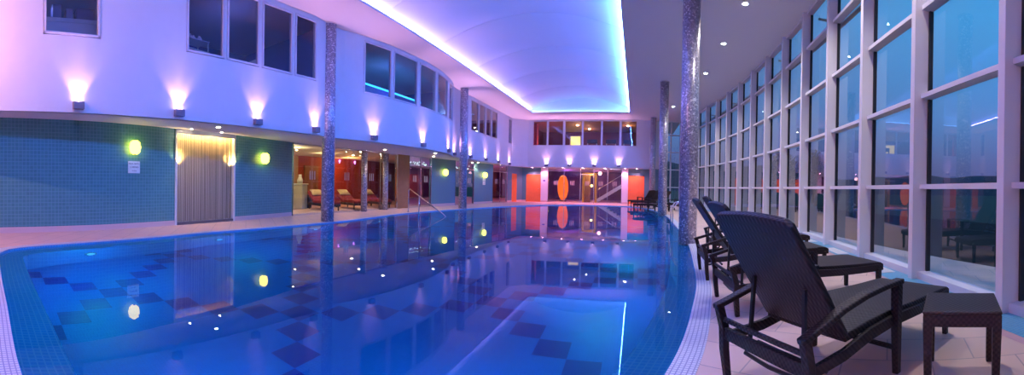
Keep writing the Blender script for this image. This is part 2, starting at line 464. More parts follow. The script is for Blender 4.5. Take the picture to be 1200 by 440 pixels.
UPW = [(1.03, 2.25), (4.29, 5.36), (5.42, 6.46), (6.53, 7.62), (7.69, 8.55),
       (10.63, 11.95), (12.05, 13.55), (13.68, 15.05), (15.2, 16.55), (16.75, 17.75),
       (20.63, 21.77), (21.83, 22.87), (22.93, 23.9), (23.96, 25.0), (27.35, 28.15)]
LONG = [p for p in FACP if p.y <= 28.21 and p.x < -7.95]
mb = path_wall('x', LONG, .14, ZS, ZC, UPW, M['white_wall'])
# chamfer to the end wall
mb2 = path_wall('x', [Vector((-8.85, 28.2)), Vector((-7.9, 29.2))], .14, ZS, ZC, [], None)
o_ = len(mb.v); mb.v += mb2.v; mb.f += [tuple(i + o_ for i in f) for f in mb2.f]
struct(mb.build('wall_left_upper', M['white_wall']), 'white curving balcony front above the left side of the pool', 'wall')
# end wall, upper storey, with six panes
FW = [(-7.55, -6.49), (-6.42, -5.28), (-5.19, -3.91), (-3.85, -2.53), (-2.47, -1.21), (-1.12, 0.0)]
mb = MB()
mb.box(-7.9, 29.2, ZS, 1.2, 29.34, SILL).box(-7.9, 29.2, 5.97, 1.2, 29.34, ZC)
xs = [-7.9] + [x for w in FW for x in w] + [1.2]
for a, b in zip(xs[::2], xs[1::2]): mb.box(a, 29.2, SILL, b, 29.34, 5.97)
mb.box(1.06, 29.34, ZS, 1.2, 31, ZC)
mb.box(1.2, 29.55, ZS, 1.75, 29.7, ZC)
struct(mb.build('wall_far_upper', M['white_wall']), 'white upper end wall above the far doors', 'wall')

wn = [0]
def window_obj(label=None):
    wn[0] += 1
    o = empty('window_%d' % wn[0]); struct(o, label, 'window' if label else None); return o
def path_window(y0, y1, z0, z1, gl, fr=.045, label=None):
    """a framed pane following the balcony path"""
    w = window_obj(label)
    ys = sorted({y0, y1, *[p.y for p in LONG if y0 < p.y < y1]})
    pts = []
    for y in ys:
        p, d = fac_at(min(max(y, -5.9), 28.19)); pts.append((p, Vector((d.y, -d.x))))
    mb = MB()
    for za, zb in ((z0, z0 + fr), (z1 - fr, z1)):
        for (a, na), (b, nb) in zip(pts, pts[1:]):
            vs = [a + na * .012, b + nb * .012, b - nb * .08, a - na * .08]
            mb.add([(q.x, q.y, za) for q in vs] + [(q.x, q.y, zb) for q in vs], [(3, 2, 1, 0), (4, 5, 6, 7), (0, 1, 5, 4), (1, 2, 6, 5), (2, 3, 7, 6), (3, 0, 4, 7)])
    for (p, nn), s in ((pts[0], 1), (pts[-1], -1)):
        t = Vector((-nn.y, nn.x)) * fr * s
        vs = [p + nn * .012, p + nn * .012 + t, p - nn * .08 + t, p - nn * .08]
        if s < 0: vs.reverse()
        mb.add([(q.x, q.y, z0) for q in vs] + [(q.x, q.y, z1) for q in vs], [(3, 2, 1, 0), (4, 5, 6, 7), (0, 1, 5, 4), (1, 2, 6, 5), (2, 3, 7, 6), (3, 0, 4, 7)])
    mb.build('frame', M['frame'], w)
    g = MB()
    for (a, na), (b, nb) in zip(pts, pts[1:]):
        a2, b2 = a - na * .03, b - nb * .03
        g.add([(a2.x, a2.y, z0 + fr), (b2.x, b2.y, z0 + fr), (b2.x, b2.y, z1 - fr), (a2.x, a2.y, z1 - fr)], [(0, 1, 2, 3)])
    g.build('pane', gl, w, smooth=True)
    return w
for k, (a, b) in enumerate(UPW):
    path_window(a + .014, b - .014, SILL + .014, HEAD - .014, M['glass_dark'], .03 if k == 14 else .05)
for a, b in FW:
    w = window_obj()
    f = .035
    mb = MB(); mb.box(a, 29.185, SILL, b, 29.27, SILL + f).box(a, 29.185, 5.97 - f, b, 29.27, 5.97).box(a, 29.185, SILL, a + f, 29.27, 5.97).box(b - f, 29.185, SILL, b, 29.27, 5.97)
    mb.build('frame', M['frame'], w)
    MB().add([(a, 29.23, SILL), (b, 29.23, SILL), (b, 29.23, 5.97), (a, 29.23, 5.97)], [(0, 1, 2, 3)]).build('pane', M['glass'], w)

# balcony slab / ground storey soffit
slab = [(p.x - .05, p.y) for p in LONG] + [(-7.93, 29.24), (1.16, 29.24), (1.16, 38), (-18, 38), (-18, -6)]
struct(MB().prism(slab, ZS, 2.72).build('ceiling_lower', M['ceil']), 'flat white soffit under the balcony', 'ceiling')

# ------------------------------------------------------------------ ground storey left wall
def gwall(y0, y1, mat, name, h0=0, h1=ZS, th=.12, label=None):
    pts = [gw_at(y0)[0]] + [Vector(p) for p in GW if y0 < p[1] < y1] + [gw_at(y1)[0]]
    mb = path_wall('x', pts, th, h0, h1, [], mat)
    return struct(mb.build(name, mat), label, 'wall' if label else None)
def skirt(y0, y1, name):
    pts = [gw_at(y0)[0]] + [Vector(p) for p in GW if y0 < p[1] < y1] + [gw_at(y1)[0]]
    pts = [p + Vector((.015, 0)) for p in pts]
    return struct(path_wall('x', pts, .03, 0, .13, [], None).build(name, M['skirt']))
gwall(-6, 4.74, M['teal'], 'wall_left', label='teal mosaic wall left of the string curtain')
gwall(6.91, 9.72, M['teal'], 'wall_left_middle', label='teal mosaic wall right of the string curtain')
gwall(19.22, 21.51, M['teal2'], 'wall_left_pier', label='teal pier with a sconce beyond the handrail')
gwall(23.55, 25.84, M['teal2'], 'wall_left_far', label='teal pier with a sconce and a small sign')
gwall(27.8, 28.5, M['teal2'], 'wall_left_end'); gwall(28.5, 29.25, M['teal2'], 'wall_left_door_head', 2.08, ZS); gwall(29.25, 30.2, M['teal2'], 'wall_left_corner')
skirt(-6, 4.74, 'baseboard_left'); skirt(6.91, 9.72, 'baseboard_left_middle'); skirt(19.22, 21.51, 'baseboard_left_pier'); skirt(23.55, 25.84, 'baseboard_left_far'); skirt(27.8, 28.5, 'baseboard_left_end'); skirt(29.25, 30.2, 'baseboard_left_corner')
gwall(16.3, 17.23, M['brown'], 'wall_left_timber')
# niche walls behind string curtain
gwall(4.74, 6.91, M['tanwall'], 'wall_left_niche', th=-.0) if False else None
a, da = gw_at(4.80); b, db = gw_at(6.85)
nrm = Vector((da.y, -da.x))
ang = math.atan2(db.y, db.x)
# string curtain panel
d = (b - a); Ln = d.length; ang = math.atan2(d.y, d.x)
t = thing('string_curtain', 'gold lit string curtain panel in a white frame between two teal walls', 'string curtain', (a.x, a.y, 0), ang)
mb = MB(); mb.box(0, .10, .02, Ln, .13, 2.52); mb.build('backing', M['panelback'], t)
mb = MB(); mb.box(-.06, -.03, 0, 0, .14, 2.58).box(Ln, -.03, 0, Ln + .06, .14, 2.58).box(-.06, -.03, 2.53, Ln + .06, .14, 2.60).box(-.06, -.045, 2.47, Ln + .06, -.03, 2.60); mb.build('frame', M['lam'], t)
mb = MB(); mb.box(0, -.02, .0, Ln, .13, .07); mb.build('plinth', M['dark_steel'], t)
mb = MB(); random.seed(3); x = .01
while x < Ln - .02:
    w = random.uniform(.004, .010); y = random.uniform(.015, .07)
    mb.box(x, y, .06 + random.uniform(0, .05), x + w, y + .006, 2.53)
    x += w + random.choice((.008, .012, .018, .028))
tag(mb.build('strands', M['strand'], t), kind='stuff'); curtain = t
for q in (.28, 1.35):
    s = thing('curtain_spotlight', 'small recessed lamp above the %s half of the string curtain' % ('left' if q < 1 else 'right'), 'spotlight', (a.x + math.cos(ang) * q + nrm.x * .3, a.y + math.sin(ang) * q + nrm.y * .3, 2.6), ang)
    MB().lathe([(.035, 0), (.035, .012), (.03, .018)], 14, 0, .02, -.012).build('rim', M['steel'], s)
    MB().lathe([(.026, -.003), (.026, 0)], 14, 0, .02, -.012).build('lens', M['lens_warm'], s)
for q, in ((.05,), (Ln - .05,)):
    light('SPOT', 'curtain_lamp', (a.x + math.cos(ang) * q + nrm.x * .07, a.y + math.sin(ang) * q + nrm.y * .07, 1.72), (1, .68, .22), 60, 0., aim=(-nrm.x * .5, -nrm.y * .5, .5), size=2.6, blend=1)
MB().box(.02, -.028, 2.505, Ln - .02, -.008, 2.52).build('strip_light', emis('curtain_strip', (1, .62, .20), 240), curtain)

# far ground storey
YW = 30.2
mb = MB(); mb.box(-8.75, YW, 0, -8.27, YW + .12, ZS).box(-8.27, YW, 2.08, -7.11, YW + .12, ZS).box(-.57, YW, 2.12, .62, YW + .12, ZS).box(.62, YW, 0, 1.75, YW + .12, ZS)
struct(mb.build('wall_far', M['teal2']), 'teal end wall around the two orange doors', 'wall')
mb = MB(); mb.box(-7.11, YW - .12, 0, -6.58, YW + .12, ZS).box(-1.05, YW - .12, 0, -.57, YW + .12, ZS)
struct(mb.build('wall_far_pier', M['white_wall']), 'pale piers either side of the far glass doors', 'wall')
mb = MB(); mb.box(-8.75, YW - .015, 0, -8.3, YW, .13).box(.62, YW - .015, 0, 1.7, YW, .13).box(-7.11, YW - .135, 0, -6.58, YW - .12, .13).box(-1.05, YW - .135, 0, -.57, YW - .12, .13)
struct(mb.build('baseboard_far', M['skirt']))
def door(n, x0, x1, label, handle_left):
    o = struct(empty('door_%d' % n), label, 'door')
    mb = MB(); mb.box(x0, YW - .02, 0, x0 + .06, YW + .1, 2.08).box(x1 - .06, YW - .02, 0, x1, YW + .1, 2.08).box(x0, YW - .02, 2.02, x1, YW + .1, 2.08); mb.build('door_frame', M['wood_door'], o)
    mb = MB(); mb.box(x0 + .06, YW + .0, .01, x1 - .06, YW + .05, 2.02); mb.build('leaf', M['wood_door'], o, bevel=.004)
    hx = x0 + .13 if handle_left else x1 - .13
    MB().tube([(hx, YW, 1.0), (hx, YW - .05, 1.0), (hx + (.11 if handle_left else -.11), YW - .05, 1.0)], .011, 8).build('door_handle', M['steel'], o)
door(1, -8.27, -7.11, 'orange timber door left of the far glass doors', False)
door(2, -.57, .62, 'orange timber door right of the far glass doors', True)
o = struct(empty('door_3'), 'narrow looking orange door at the far end of the left wall', 'door')
p, dd = gw_at(28.5); p2, _ = gw_at(29.25)
mb = path_wall('x', [p, p2], .05, .01, 2.08, [], None); mb.build('leaf', M['wood_door'], o)
q = p.lerp(p2, .15)
MB().tube([(q.x, q.y, 1.), (q.x + .06, q.y, 1.), (q.x + .06, q.y + .1, 1.)], .011, 8).build('door_handle', M['steel'], o)

# ------------------------------------------------------------------ glazed partitions, ground storey
def partition(a, b, panes, label, mark=True, rail=False, gl='glass_door'):
    """framed glass screen between plan points a and b"""
    a, b = Vector(a), Vector(b); d = b - a; Ln = d.length; ang = math.atan2(d.y, d.x)
    w = window_obj(label); w.location = (a.x, a.y, 0); w.rotation_euler = (0, 0, ang)
    mb = MB(); f = .035
    for k in range(panes + 1):
        x = Ln * k / panes; mb.box(max(0, x - f / 2), -.03, 0, min(Ln, x + f / 2), .03, ZS)
    mb.box(0, -.03, ZS - .05, Ln, .03, ZS).box(0, -.03, 0, Ln, .03, .05)
    if rail: mb.box(0, -.03, 2.1, Ln, .03, 2.15)
    mb.build('frame', M['steel'], w)
    for k in range(panes):
        x0, x1 = Ln * k / panes + f / 2, Ln * (k + 1) / panes - f / 2
        MB().add([(x0, 0, .05), (x1, 0, .05), (x1, 0, ZS - .05), (x0, 0, ZS - .05)], [(0, 1, 2, 3)]).build('pane', M[gl], w)
        if mark and x1 - x0 > .5:
            xm = (x0 + x1) / 2; mb = MB()
            for q in (-.12, 0, .12): mb.box(xm + q - .026, -.004, 1.3, xm + q + .026, .004, 1.62)
            mb.build('marking', M['frost'], w)
    return w
partition(gw_at(9.75)[0], gw_at(13.73)[0], 2, 'glass screen of the relaxation room beside the teal wall')
partition(gw_at(13.73)[0], gw_at(16.3)[0], 2, 'glass screen of the relaxation room with the red beds')
partition(gw_at(17.23)[0], gw_at(19.22)[0], 2, 'glass doors behind the pool handrail', True, True)
partition(gw_at(21.51)[0], gw_at(23.55)[0], 2, 'dark glass doors between the two teal piers', True, True)
partition(gw_at(25.84)[0], gw_at(27.8)[0], 2, 'dark glass doors beyond the second teal pier', True, True)
partition((-6.58, YW), (-4.11, YW), 2, 'far glass screen in front of the glowing lantern')
partition((-3.11, YW), (-1.05, YW), 2, 'far glass screen in front of the stair')
w = partition((-4.11, YW), (-3.11, YW), 1, 'gold framed glass door in the middle of the end wall', True, True)

# ------------------------------------------------------------------ rooms behind (ground)
mb = MB(); mb.box(-16, 9.6, 0, -15.9, 24, ZS)
struct(mb.build('wall_relaxation_back', M['redwall']), 'red rear wall of the relaxation room', 'wall')
mb = MB(); mb.box(-16, 9.5, 0, -10.95, 9.62, ZS); struct(mb.build('wall_relaxation_side', M['tanwall']))
mb = MB(); mb.box(-15.9, 9.6, 0, -15.8, 14.6, ZS); struct(mb.build('wall_relaxation_panel', M['tanwall']))
mb = MB(); mb.bar((-10.9, 16.76, ZS / 2), (-16, 24.0, ZS / 2), .10, ZS); struct(mb.build('wall_relaxation_far', M['plum']))
mb = MB(); mb.box(-16, 37.9, 0, 1.2, 38, ZS).box(-18, 20, 0, -17.9, 38, ZS).box(1.1, 30.32, 0, 1.2, 38, ZS)
struct(mb.build('wall_foyer', M['plum']), 'plum walls of the foyer behind the far glass', 'wall')
o = struct(empty('door_4'), 'brown timber door at the back of the relaxation room', 'door')
MB().box(-15.9, 15.1, 0, -15.82, 16.15, 2.1).build('leaf', M['brown'], o)
MB().tube([(-15.82, 16.0, 1.0), (-15.76, 16.0, 1.0), (-15.76, 15.88, 1.0)], .012, 8).build('door_handle', M['steel'], o)

# relaxation room contents
t = thing('water_urn', 'pale ceramic urn tower with a smaller flask on top behind the glass', 'urn', (-13.55, 12.65, 0), .3)
mb = MB(); mb.box(-.26, -.26, .0, .26, .26, 1.08); mb.build('body', M['urn'], t, bevel=.04)
mb = MB(); mb.box(-.29, -.29, 1.08, .29, .29, 1.14); mb.build('lid', M['urn'], t, bevel=.02)
mb = MB(); mb.lathe([(.13, 1.14), (.14, 1.3), (.09, 1.4), (.07, 1.48), (.09, 1.54), (.0, 1.55)], 18); mb.build('flask', M['urn'], t, True)
MB().tube([(.26, 0, .75), (.32, 0, .75), (.33, 0, .70)], .015, 8).build('tap', M['steel'], t)
t = thing('waste_bin', 'dark square bin on the floor beside the pale urn', 'bin', (-13.75, 13.35, 0), .3)
mb = MB(); mb.sweep([(0, 0, 0), (0, 0, .6)], [.26, .32], [.26, .32]); mb.build('body', M['black'], t)
mb = MB(); mb.box(-.18, -.18, .6, .18, .18, .64); mb.build('rim', M['dark_steel'], t)

def daybed(loc, rz, label):
    t = thing('daybed', label, 'daybed', loc, rz, 'red daybeds in the relaxation room')
    for x in (.1, 1.75):
        for y in (-.3, .3):
            MB().bar((x, y, 0), (x, y, .2), .05, .05).build('leg', M['dkwood'], t)
    mb = MB(); mb.box(0, -.36, .18, 1.85, .36, .30); mb.build('base', M['dkwood'], t, bevel=.01)
    mb = MB(); mb.sweep([(.58, 0, .36), (1.2, 0, .37), (1.7, 0, .36), (1.86, 0, .31)], .72, [.14, .15, .14, .10]); mb.build('mattress', M['redfabric'], t, bevel=.03)
    mb = MB(); mb.sweep([(.62, 0, .38), (.3, 0, .56), (.0, 0, .76)], .72, .13); mb.build('backrest', M['redfabric'], t, bevel=.03)
    return t
def pillow(loc, rot, label, sx=.42, sy=.28, sz=.1):
    mb = MB(); nu, nv = 14, 10; vs = []; fs = []
    for s in (1, -1):
        for i in range(nu + 1):
            for j in range(nv + 1):
                u, v = i / nu * 2 - 1, j / nv * 2 - 1
                h = max(0, (1 - u * u) * (1 - v * v)) ** .45
                pin = 1 - .10 * (1 - abs(u)) * abs(v); pin2 = 1 - .10 * (1 - abs(v)) * abs(u)
                vs.append((u * sx / 2 * pin2, v * sy / 2 * pin, s * h * sz))
    for q in range(2):
        o = q * (nu + 1) * (nv + 1)
        for i in range(nu):
            for j in range(nv):
                a = o + i * (nv + 1) + j
                f = (a, a + nv + 1, a + nv + 2, a + 1); fs.append(f if q == 0 else f[::-1])
    mb.add(vs, fs)
    o = mb.build('pillow', M['cream'], None, True); o.location = loc; o.rotation_euler = rot
    return tag(o, label, 'pillow', 'cream pillows on the daybeds')
BEDS = [(-13.3, 13.35, 'red daybed just right of the near column seen through the glass'), (-13.2, 15.1, 'red daybed in the middle behind the slim mosaic posts'), (-13.1, 16.9, 'red daybed farthest along beside the red wall')]
for i, (x, y, lb) in enumerate(BEDS):
    rz = -.35
    daybed((x, y, 0), rz, lb)
    c, s = math.cos(rz), math.sin(rz)
    pillow((x + .22 * c, y + .22 * s, .745), (0, .56, rz + PI / 2 * 0), ('cream pillow on the daybed nearest the column', 'cream pillow on the middle daybed', 'cream pillow on the farthest daybed')[i], .42, .58, .09)
for k, (y, z) in enumerate(((17.9, 2.35), (19.3, 2.35))):
    t = thing('small_wall_lamp', 'small violet wall lamp high on the red rear wall, %s' % ('the left one', 'the right one')[k], 'wall lamp', (-15.9, y, z))
    MB().box(0, -.05, -.03, .03, .05, .03).build('bracket', M['dark_steel'], t)
    MB().lathe([(.03, 0), (.06, .16), (.02, .18)], 12, .08, 0, 0).build('shade', emis('violet_shade', (.75, .25, 1), 5), t, True)
light('POINT', 'relaxation_lamp', (-13.5, 14.2, 2.35), (1, .66, .26), 40, 0.)
light('POINT', 'relaxation_lamp', (-14.8, 17.6, 2.3), (1, .42, .12), 75, 0.)
light('POINT', 'relaxation_lamp', (-12.3, 11.2, 2.35), (1, .80, .34), 34, 0.)

def fairy(x0, y0, x1, y1, label, n=26, seed=1):
    random.seed(seed)
    t = thing('string_lights', label, 'string lights', (0, 0, 0), 0, 'string lights behind the glass doors')
    pts = []
    for k in range(n):
        u = (k + .5) / n; pts.append((x0 + (x1 - x0) * u, y0 + (y1 - y0) * u, 2.27 + random.uniform(-.11, .11)))
    MB().tube(pts, .004, 4).build('cord', M['black'], t)
    bm_ = emis('fairy_bulb', (.6, 1, .9), 9)
    for p in pts: MB().lathe([(0, -.022), (.022, 0), (0, .022)], 8, *p).build('bulb', bm_, t)
fairy(-11.25, 17.7, -10.95, 19.5, 'tangle of small bright string lights at the top of the glass doors behind the handrail')
fairy(-10.55, 22.1, -10.2, 23.7, 'tangle of small bright string lights behind the glass doors between the teal piers', 16, 4)
# foyer: glowing lantern, stair, gold portal
t = thing('floor_lantern', 'tall oval orange glowing lantern behind the far glass', 'lantern', (-5.85, 32.6, 0))
MB().lathe([(.0, .0), (.28, .0), (.28, .06), (.1, .1), (.0, .1)], 24).build('base', M['dark_steel'], t)
MB().lathe([(.12, .12), (.30, .35), (.42, .8), (.44, 1.2), (.38, 1.65), (.24, 2.0), (.08, 2.12)], 28).build('lamp_shade', M['lantern_glow'], t, True)
light('POINT', 'lantern_bulb', (0.0, -.6, 1.2), (1, .35, .08), 30, 0., t)
t = thing('staircase', 'pale staircase with balustrade rising to the right behind the far glass', 'staircase', (-3.3, 33.0, 0))
nst = 14
mb = MB()
for k in range(nst): mb.box(.25 + .27 * k, .0, .17 * k + .12, .25 + .27 * k + .3, 1.1, .17 * k + .17)
mb.build('treads', M['dkwood'], t)
for y in (-.04, 1.1):
    mb = MB(); mb.bar((.1, y, .05), (.25 + .27 * nst, y, .17 * nst + .1), .06, .26); mb.build('stringer', M['lam'], t)
MB().tube([(.25, -.04, 1.0), (.25 + .27 * nst, -.04, 1.0 + .17 * nst)], .03, 8).build('handrail', M['steel'], t)
for k in range(0, nst, 2):
    MB().tube([(.4 + .27 * k, -.04, .17 * k + .12), (.4 + .27 * k, -.04, .17 * k + 1.05)], .014, 6).build('baluster', M['steel'], t)
t = thing('gold_portal', 'gold lined doorway glowing behind the middle glass door', 'doorway', (-4.16, 31.6, 0))
mb = MB(); mb.box(0, 0, 0, .14, .5, 2.2).box(.98, 0, 0, 1.12, .5, 2.2).box(0, 0, 2.1, 1.12, .5, 2.3); mb.build('surround', pbr('gold_leaf', (.75, .42, .06), .35, .6), t, bevel=.01)
mb = MB(); mb.box(.14, .3, 0, .62, .36, 2.1); mb.build('leaf', M['brown'], t)
light('POINT', 'portal_lamp', (.6, -.25, 2.0), (1, .68, .15), 26, 0., t)
t = thing('globe_lamp', 'small bright yellow globe lamp inside the gold doorway', 'lamp', (-3.40, 31.45, 1.3))
MB().lathe([(.0, -.09), (.06, -.07), (.09, 0), (.06, .07), (.0, .09)], 16).build('lamp_shade', emis('globe_glow', (1, .75, .15), 14), t, True)
MB().bar((0, 0, -1.3), (0, 0, -.08), .025, .025).build('stem', M['dark_steel'], t)
for k, (x, y, e, c) in enumerate(((-5.8, 34.5, 60, (.42, .10, 1)), (-2.0, 31.6, 60, (.55, .45, 1)), (-3.3, 35.5, 30, (.8, .15, .6)), (-12.5, 24.5, 60, (.55, .12, 1)), (-11.0, 28.8, 45, (.9, .12, .7)), (-12.5, 20.6, 10, (.6, .15, .9)))):
    light('POINT', 'foyer_lamp', (x, y, 2.3), c, e, 0.)

# ------------------------------------------------------------------ main ceiling with cove
CX0, CX1, CY0, CY1 = -6.9, -.5, -3.0, 26.3
RC = Vector((4.69 - 64., 15.5))
def arcx(y): return RC.x + math.sqrt(64. ** 2 - (y - 15.5) ** 2)
ARC = [(arcx(y), y) for y in [-7 + .96 * k for k in range(39)] if y < 29.8] + [(arcx(29.75), 29.75)]
outer = [(-8.6, -7)] + [(x + .1, y) for x, y in ARC] + [(1.1, 29.75), (1.1, 29.3), (-8.9, 29.3), (-9.1, 28)]
outer = [(-13.2, -7)] + [(x + .1, y) for x, y in ARC] + [(3.2, 36), (-13.2, 36)]
cv = [(CX0, CY0), (CX1, CY0), (CX1, CY1), (CX0, CY1)]
ceil = struct(empty('ceiling'), 'white ceiling with a long recessed lit vault', 'ceiling')
mb = MB(); mb.poly([outer, cv], ZC, False); mb.poly([outer, cv], ZC + .06, True)
for a, b in zip(cv, cv[1:] + cv[:1]):
    mb.add([(*a, ZC), (*b, ZC), (*b, ZC + .06), (*a, ZC + .06)], [(0, 1, 2, 3)])
mb.build('soffit_panel', M['ceil'], ceil)
# vault above the trough
T = .26
vx0, vx1, vy0, vy1 = CX0 - T, CX1 + T, CY0 - T, CY1 + T
mb = MB(); nx = 28
def vz(x):
    u = (x - (vx0 + vx1) / 2) / ((vx1 - vx0) / 2)
    return ZC + .17 + .78 * (1 - u * u)
xsn = [vx0 + (vx1 - vx0) * k / nx for k in range(nx + 1)]
ys = [vy0 + (vy1 - vy0) * k / 9 for k in range(10)]
for a, b in zip(ys, ys[1:]):
    # each panel sags by a whisker towards its seams
    yy = [a + .012, a + .05, (a + b) / 2, b - .05, b - .012]; zz = [.02, 0, .015, 0, .02]
    vs = []; fs = []
    for y, dz in zip(yy, zz): vs += [(x, y, vz(x) + dz) for x in xsn]
    for i in range(4):
        for k in range(nx):
            q = i * (nx + 1) + k; fs.append((q, q + nx + 1, q + nx + 2, q + 1))
    mb.add(vs, fs)
vs = [(x, y, vz(x) + .025) for y in (vy0, vy1) for x in xsn]
mb.add(vs, [(k, nx + 1 + k, nx + 2 + k, k + 1) for k in range(nx)])
mb.build('vault', M['vault'], ceil, smooth=True)
mb = MB()
for x in (vx0, vx1): mb.add([(x, vy0, ZC + .06), (x, vy1, ZC + .06), (x, vy1, vz(vx0) + .03), (x, vy0, vz(vx0) + .03)], [(0, 1, 2, 3)])
for y in (vy0, vy1):
    top = [(x, y, vz(x) + .03) for x in xsn]; bot = [(x, y, ZC + .06) for x in xsn]
    mb.add(bot + top, [(k, k + 1, nx + 2 + k, nx + 1 + k) for k in range(nx)])
mb.build('vault_end', M['vault'], ceil)
# led strips in the trough
def led(name, label, pts, mat):
    mb = MB()
    for a, b in zip(pts, pts[1:]): mb.bar(a, b, .045, .02)
    return tag(mb.build(name, mat), label, 'light strip', 'strip lights hidden in the ceiling cove')
zl = ZC + .125
led('led_strip', 'blue strip light along the window side of the ceiling cove', [(CX1 - .005, CY0, ZC + .075), (CX1 - .005, CY1, ZC + .075)], M['led_blue'])
led('led_strip', 'violet white strip light along the balcony side of the ceiling cove', [(CX0 - .13, CY0, zl), (CX0 - .13, CY1, zl)], M['led_lilac'])
led('led_strip', 'blue strip light across the far end of the ceiling cove', [(CX0, CY1 + .13, ZC + .08), (CX1, CY1 + .13, ZC + .08)], emis('led_end', (.2, .45, 1), 14))

# ------------------------------------------------------------------ window wall on the right
KY = []
s0 = math.asin((4.47 - 15.5) / 64.)
for k in range(-5, 14): KY.append(15.5 + 64 * math.sin(s0 + k * 1.925 / 64.))
def rpt(y, off=0):
    d = (Vector((arcx(y), y)) - RC).normalized(); return RC + d * (64 + off), d
TR = [1.29, 2.56, 3.82, 5.06]
for k, (ya, yb) in enumerate(zip(KY, KY[1:])):
    pa, na = rpt(ya); pb, nb = rpt(yb)
    w = window_obj('glazed bay between white posts, number %d along the window wall from the near end' % (k + 1) if False else None)
    d = pb - pa; ang = math.atan2(d.y, d.x); Ln = d.length
    w.location = (pa.x, pa.y, 0); w.rotation_euler = (0, 0, ang)
    # local: x along the wall, -y = outward, +y = towards the pool
    MB().box(-.055, -.14, 0, .055, .16, ZC).build('post', M['frame'], w, bevel=.006)
    for z in TR:
        MB().box(.055, -.12, z - .032, Ln - .055, .05, z + .032).build('transom', M['frame'], w)
    MB().box(.055, -.14, 0, Ln - .055, .07, .10).build('sill', M['frame'], w)
    MB().box(.055, -.12, ZC - .06, Ln - .055, .05, ZC).build('head', M['frame'], w)
    g = MB(); zz = [.10] + TR + [ZC - .06]
    for z0, z1 in zip(zz, zz[1:]):
        g.add([(.055, -.09, z0), (Ln - .055, -.09, z0), (Ln - .055, -.09, z1), (.055, -.09, z1)], [(0, 1, 2, 3)])
    g.build('pane', M['glass'], w)
    gk = MB(); gk.box(.055, -.125, .1, .085, -.06, ZC).box(Ln - .085, -.125, .1, Ln - .055, -.06, ZC); gk.build('gasket', M['black'], w)
# last bay + end glazing
pe, _ = rpt(KY[-1])
w = window_obj()
x0, x1 = 1.75, pe.x + .05
mb = MB()
for x in (x0, (x0 + x1) / 2 - .05, x1 - .1): mb.box(x, 29.5, 0, x + .1, 29.72, ZC)
mb.build('post', M['frame'], w)
mb = MB()
for z in [.05] + TR + [ZC - .03]: mb.box(x0, 29.53, z - .035, x1, 29.68, z + .035)
mb.build('transom', M['frame'], w)
MB().add([(x0, 29.6, 0), (x1, 29.6, 0), (x1, 29.6, ZC), (x0, 29.6, ZC)], [(0, 1, 2, 3)]).build('pane', M['glass'], w)
# floor border along the windows with white grilles
bo = MB(); A = []; B = []
for k in range(60):
    y = -6 + 35.4 * k / 59
    A.append(rpt(y, .02)[0]); B.append(rpt(y, -.44)[0])
bo.add([(p.x, p.y, .004) for p in A] + [(p.x, p.y, .004) for p in B], [(k, k + 1, 61 + k, 60 + k) for k in range(59)])
struct(bo.build('trim_1', M['border']), 'blue mosaic floor border along the foot of the windows', 'floor border')
pk = MB(); A2 = []
for k in range(60):
    y = -6 + 35.4 * k / 59; A2.append(rpt(y, -.54)[0])
pk.add([(p.x, p.y, .003) for p in B] + [(p.x, p.y, .003) for p in A2], [(k, k + 1, 61 + k, 60 + k) for k in range(59)])
struct(pk.build('trim_2', pbr('pink_stone', (.62, .36, .36), .4)), 'narrow pink stone strip beside the blue floor border', 'floor border')
names = ['first', 'second', 'third', 'fourth', 'fifth', 'sixth', 'seventh', 'eighth', 'ninth', 'tenth']
gi = 0
for k, (ya, yb) in enumerate(zip(KY, KY[1:])):
    if k < 5 or k > 7: continue
    ym = (ya + yb) / 2 - .06; p, nn = rpt(ym, -.255); ang = math.atan2(nn.y, nn.x) + PI / 2
    t = thing('floor_grille', 'white slotted floor grille at the window foot, ' + ('past the second sun lounger foot', 'next beyond the second sun lounger', 'farthest one still in view')[gi], 'floor grille', (p.x, p.y, .004), ang, 'floor grilles along the windows'); gi += 1
    mb = MB(); mb.box(-.42, -.11, 0, .42, -.095, .008).box(-.42, .095, 0, .42, .11, .008).box(-.42, -.11, 0, -.405, .11, .008).box(.405, -.11, 0, .42, .11, .008); mb.build('frame', M['lam'], t)
    mb = MB()
    for q in range(9): mb.box(-.405, -.093 + .021 * q, 0, .405, -.093 + .021 * q + .016, .006)
    mb.build('slats', M['lam'], t)

# ------------------------------------------------------------------ closing walls behind the camera
mb = MB(); mb.box(-9.2, -6.2, 0, 5, -6, ZC); struct(mb.build('wall_back', M['white_wall']))

# ------------------------------------------------------------------ upper rooms
ZU = 3.30
mb = MB(); mb.box(-13.1, -6, 2.72, -13, 29, ZC).box(-13, 9.2, 2.72, -8.75, 9.32, ZC).box(-13, 19.0, 2.72, -9.0, 19.12, ZC).box(-13, 28.5, 2.72, -9.0, 28.6, ZC).box(-13, 3.1, 2.72, -8.6, 3.2, ZC)
struct(mb.build('wall_upper_rooms', M['slate']), 'slate blue walls of the rooms behind the balcony windows', 'wall')
for y, e, c in ((1.2, 40, (.45, .45, 1)), (6.3, 60, (.16, .22, 1)), (14, 70, (.13, .25, 1)), (22.5, 50, (.9, .5, .6))):
    light('POINT', 'upper_room_lamp', (-9.7, y, 5.3), c, e * .24, 0.)
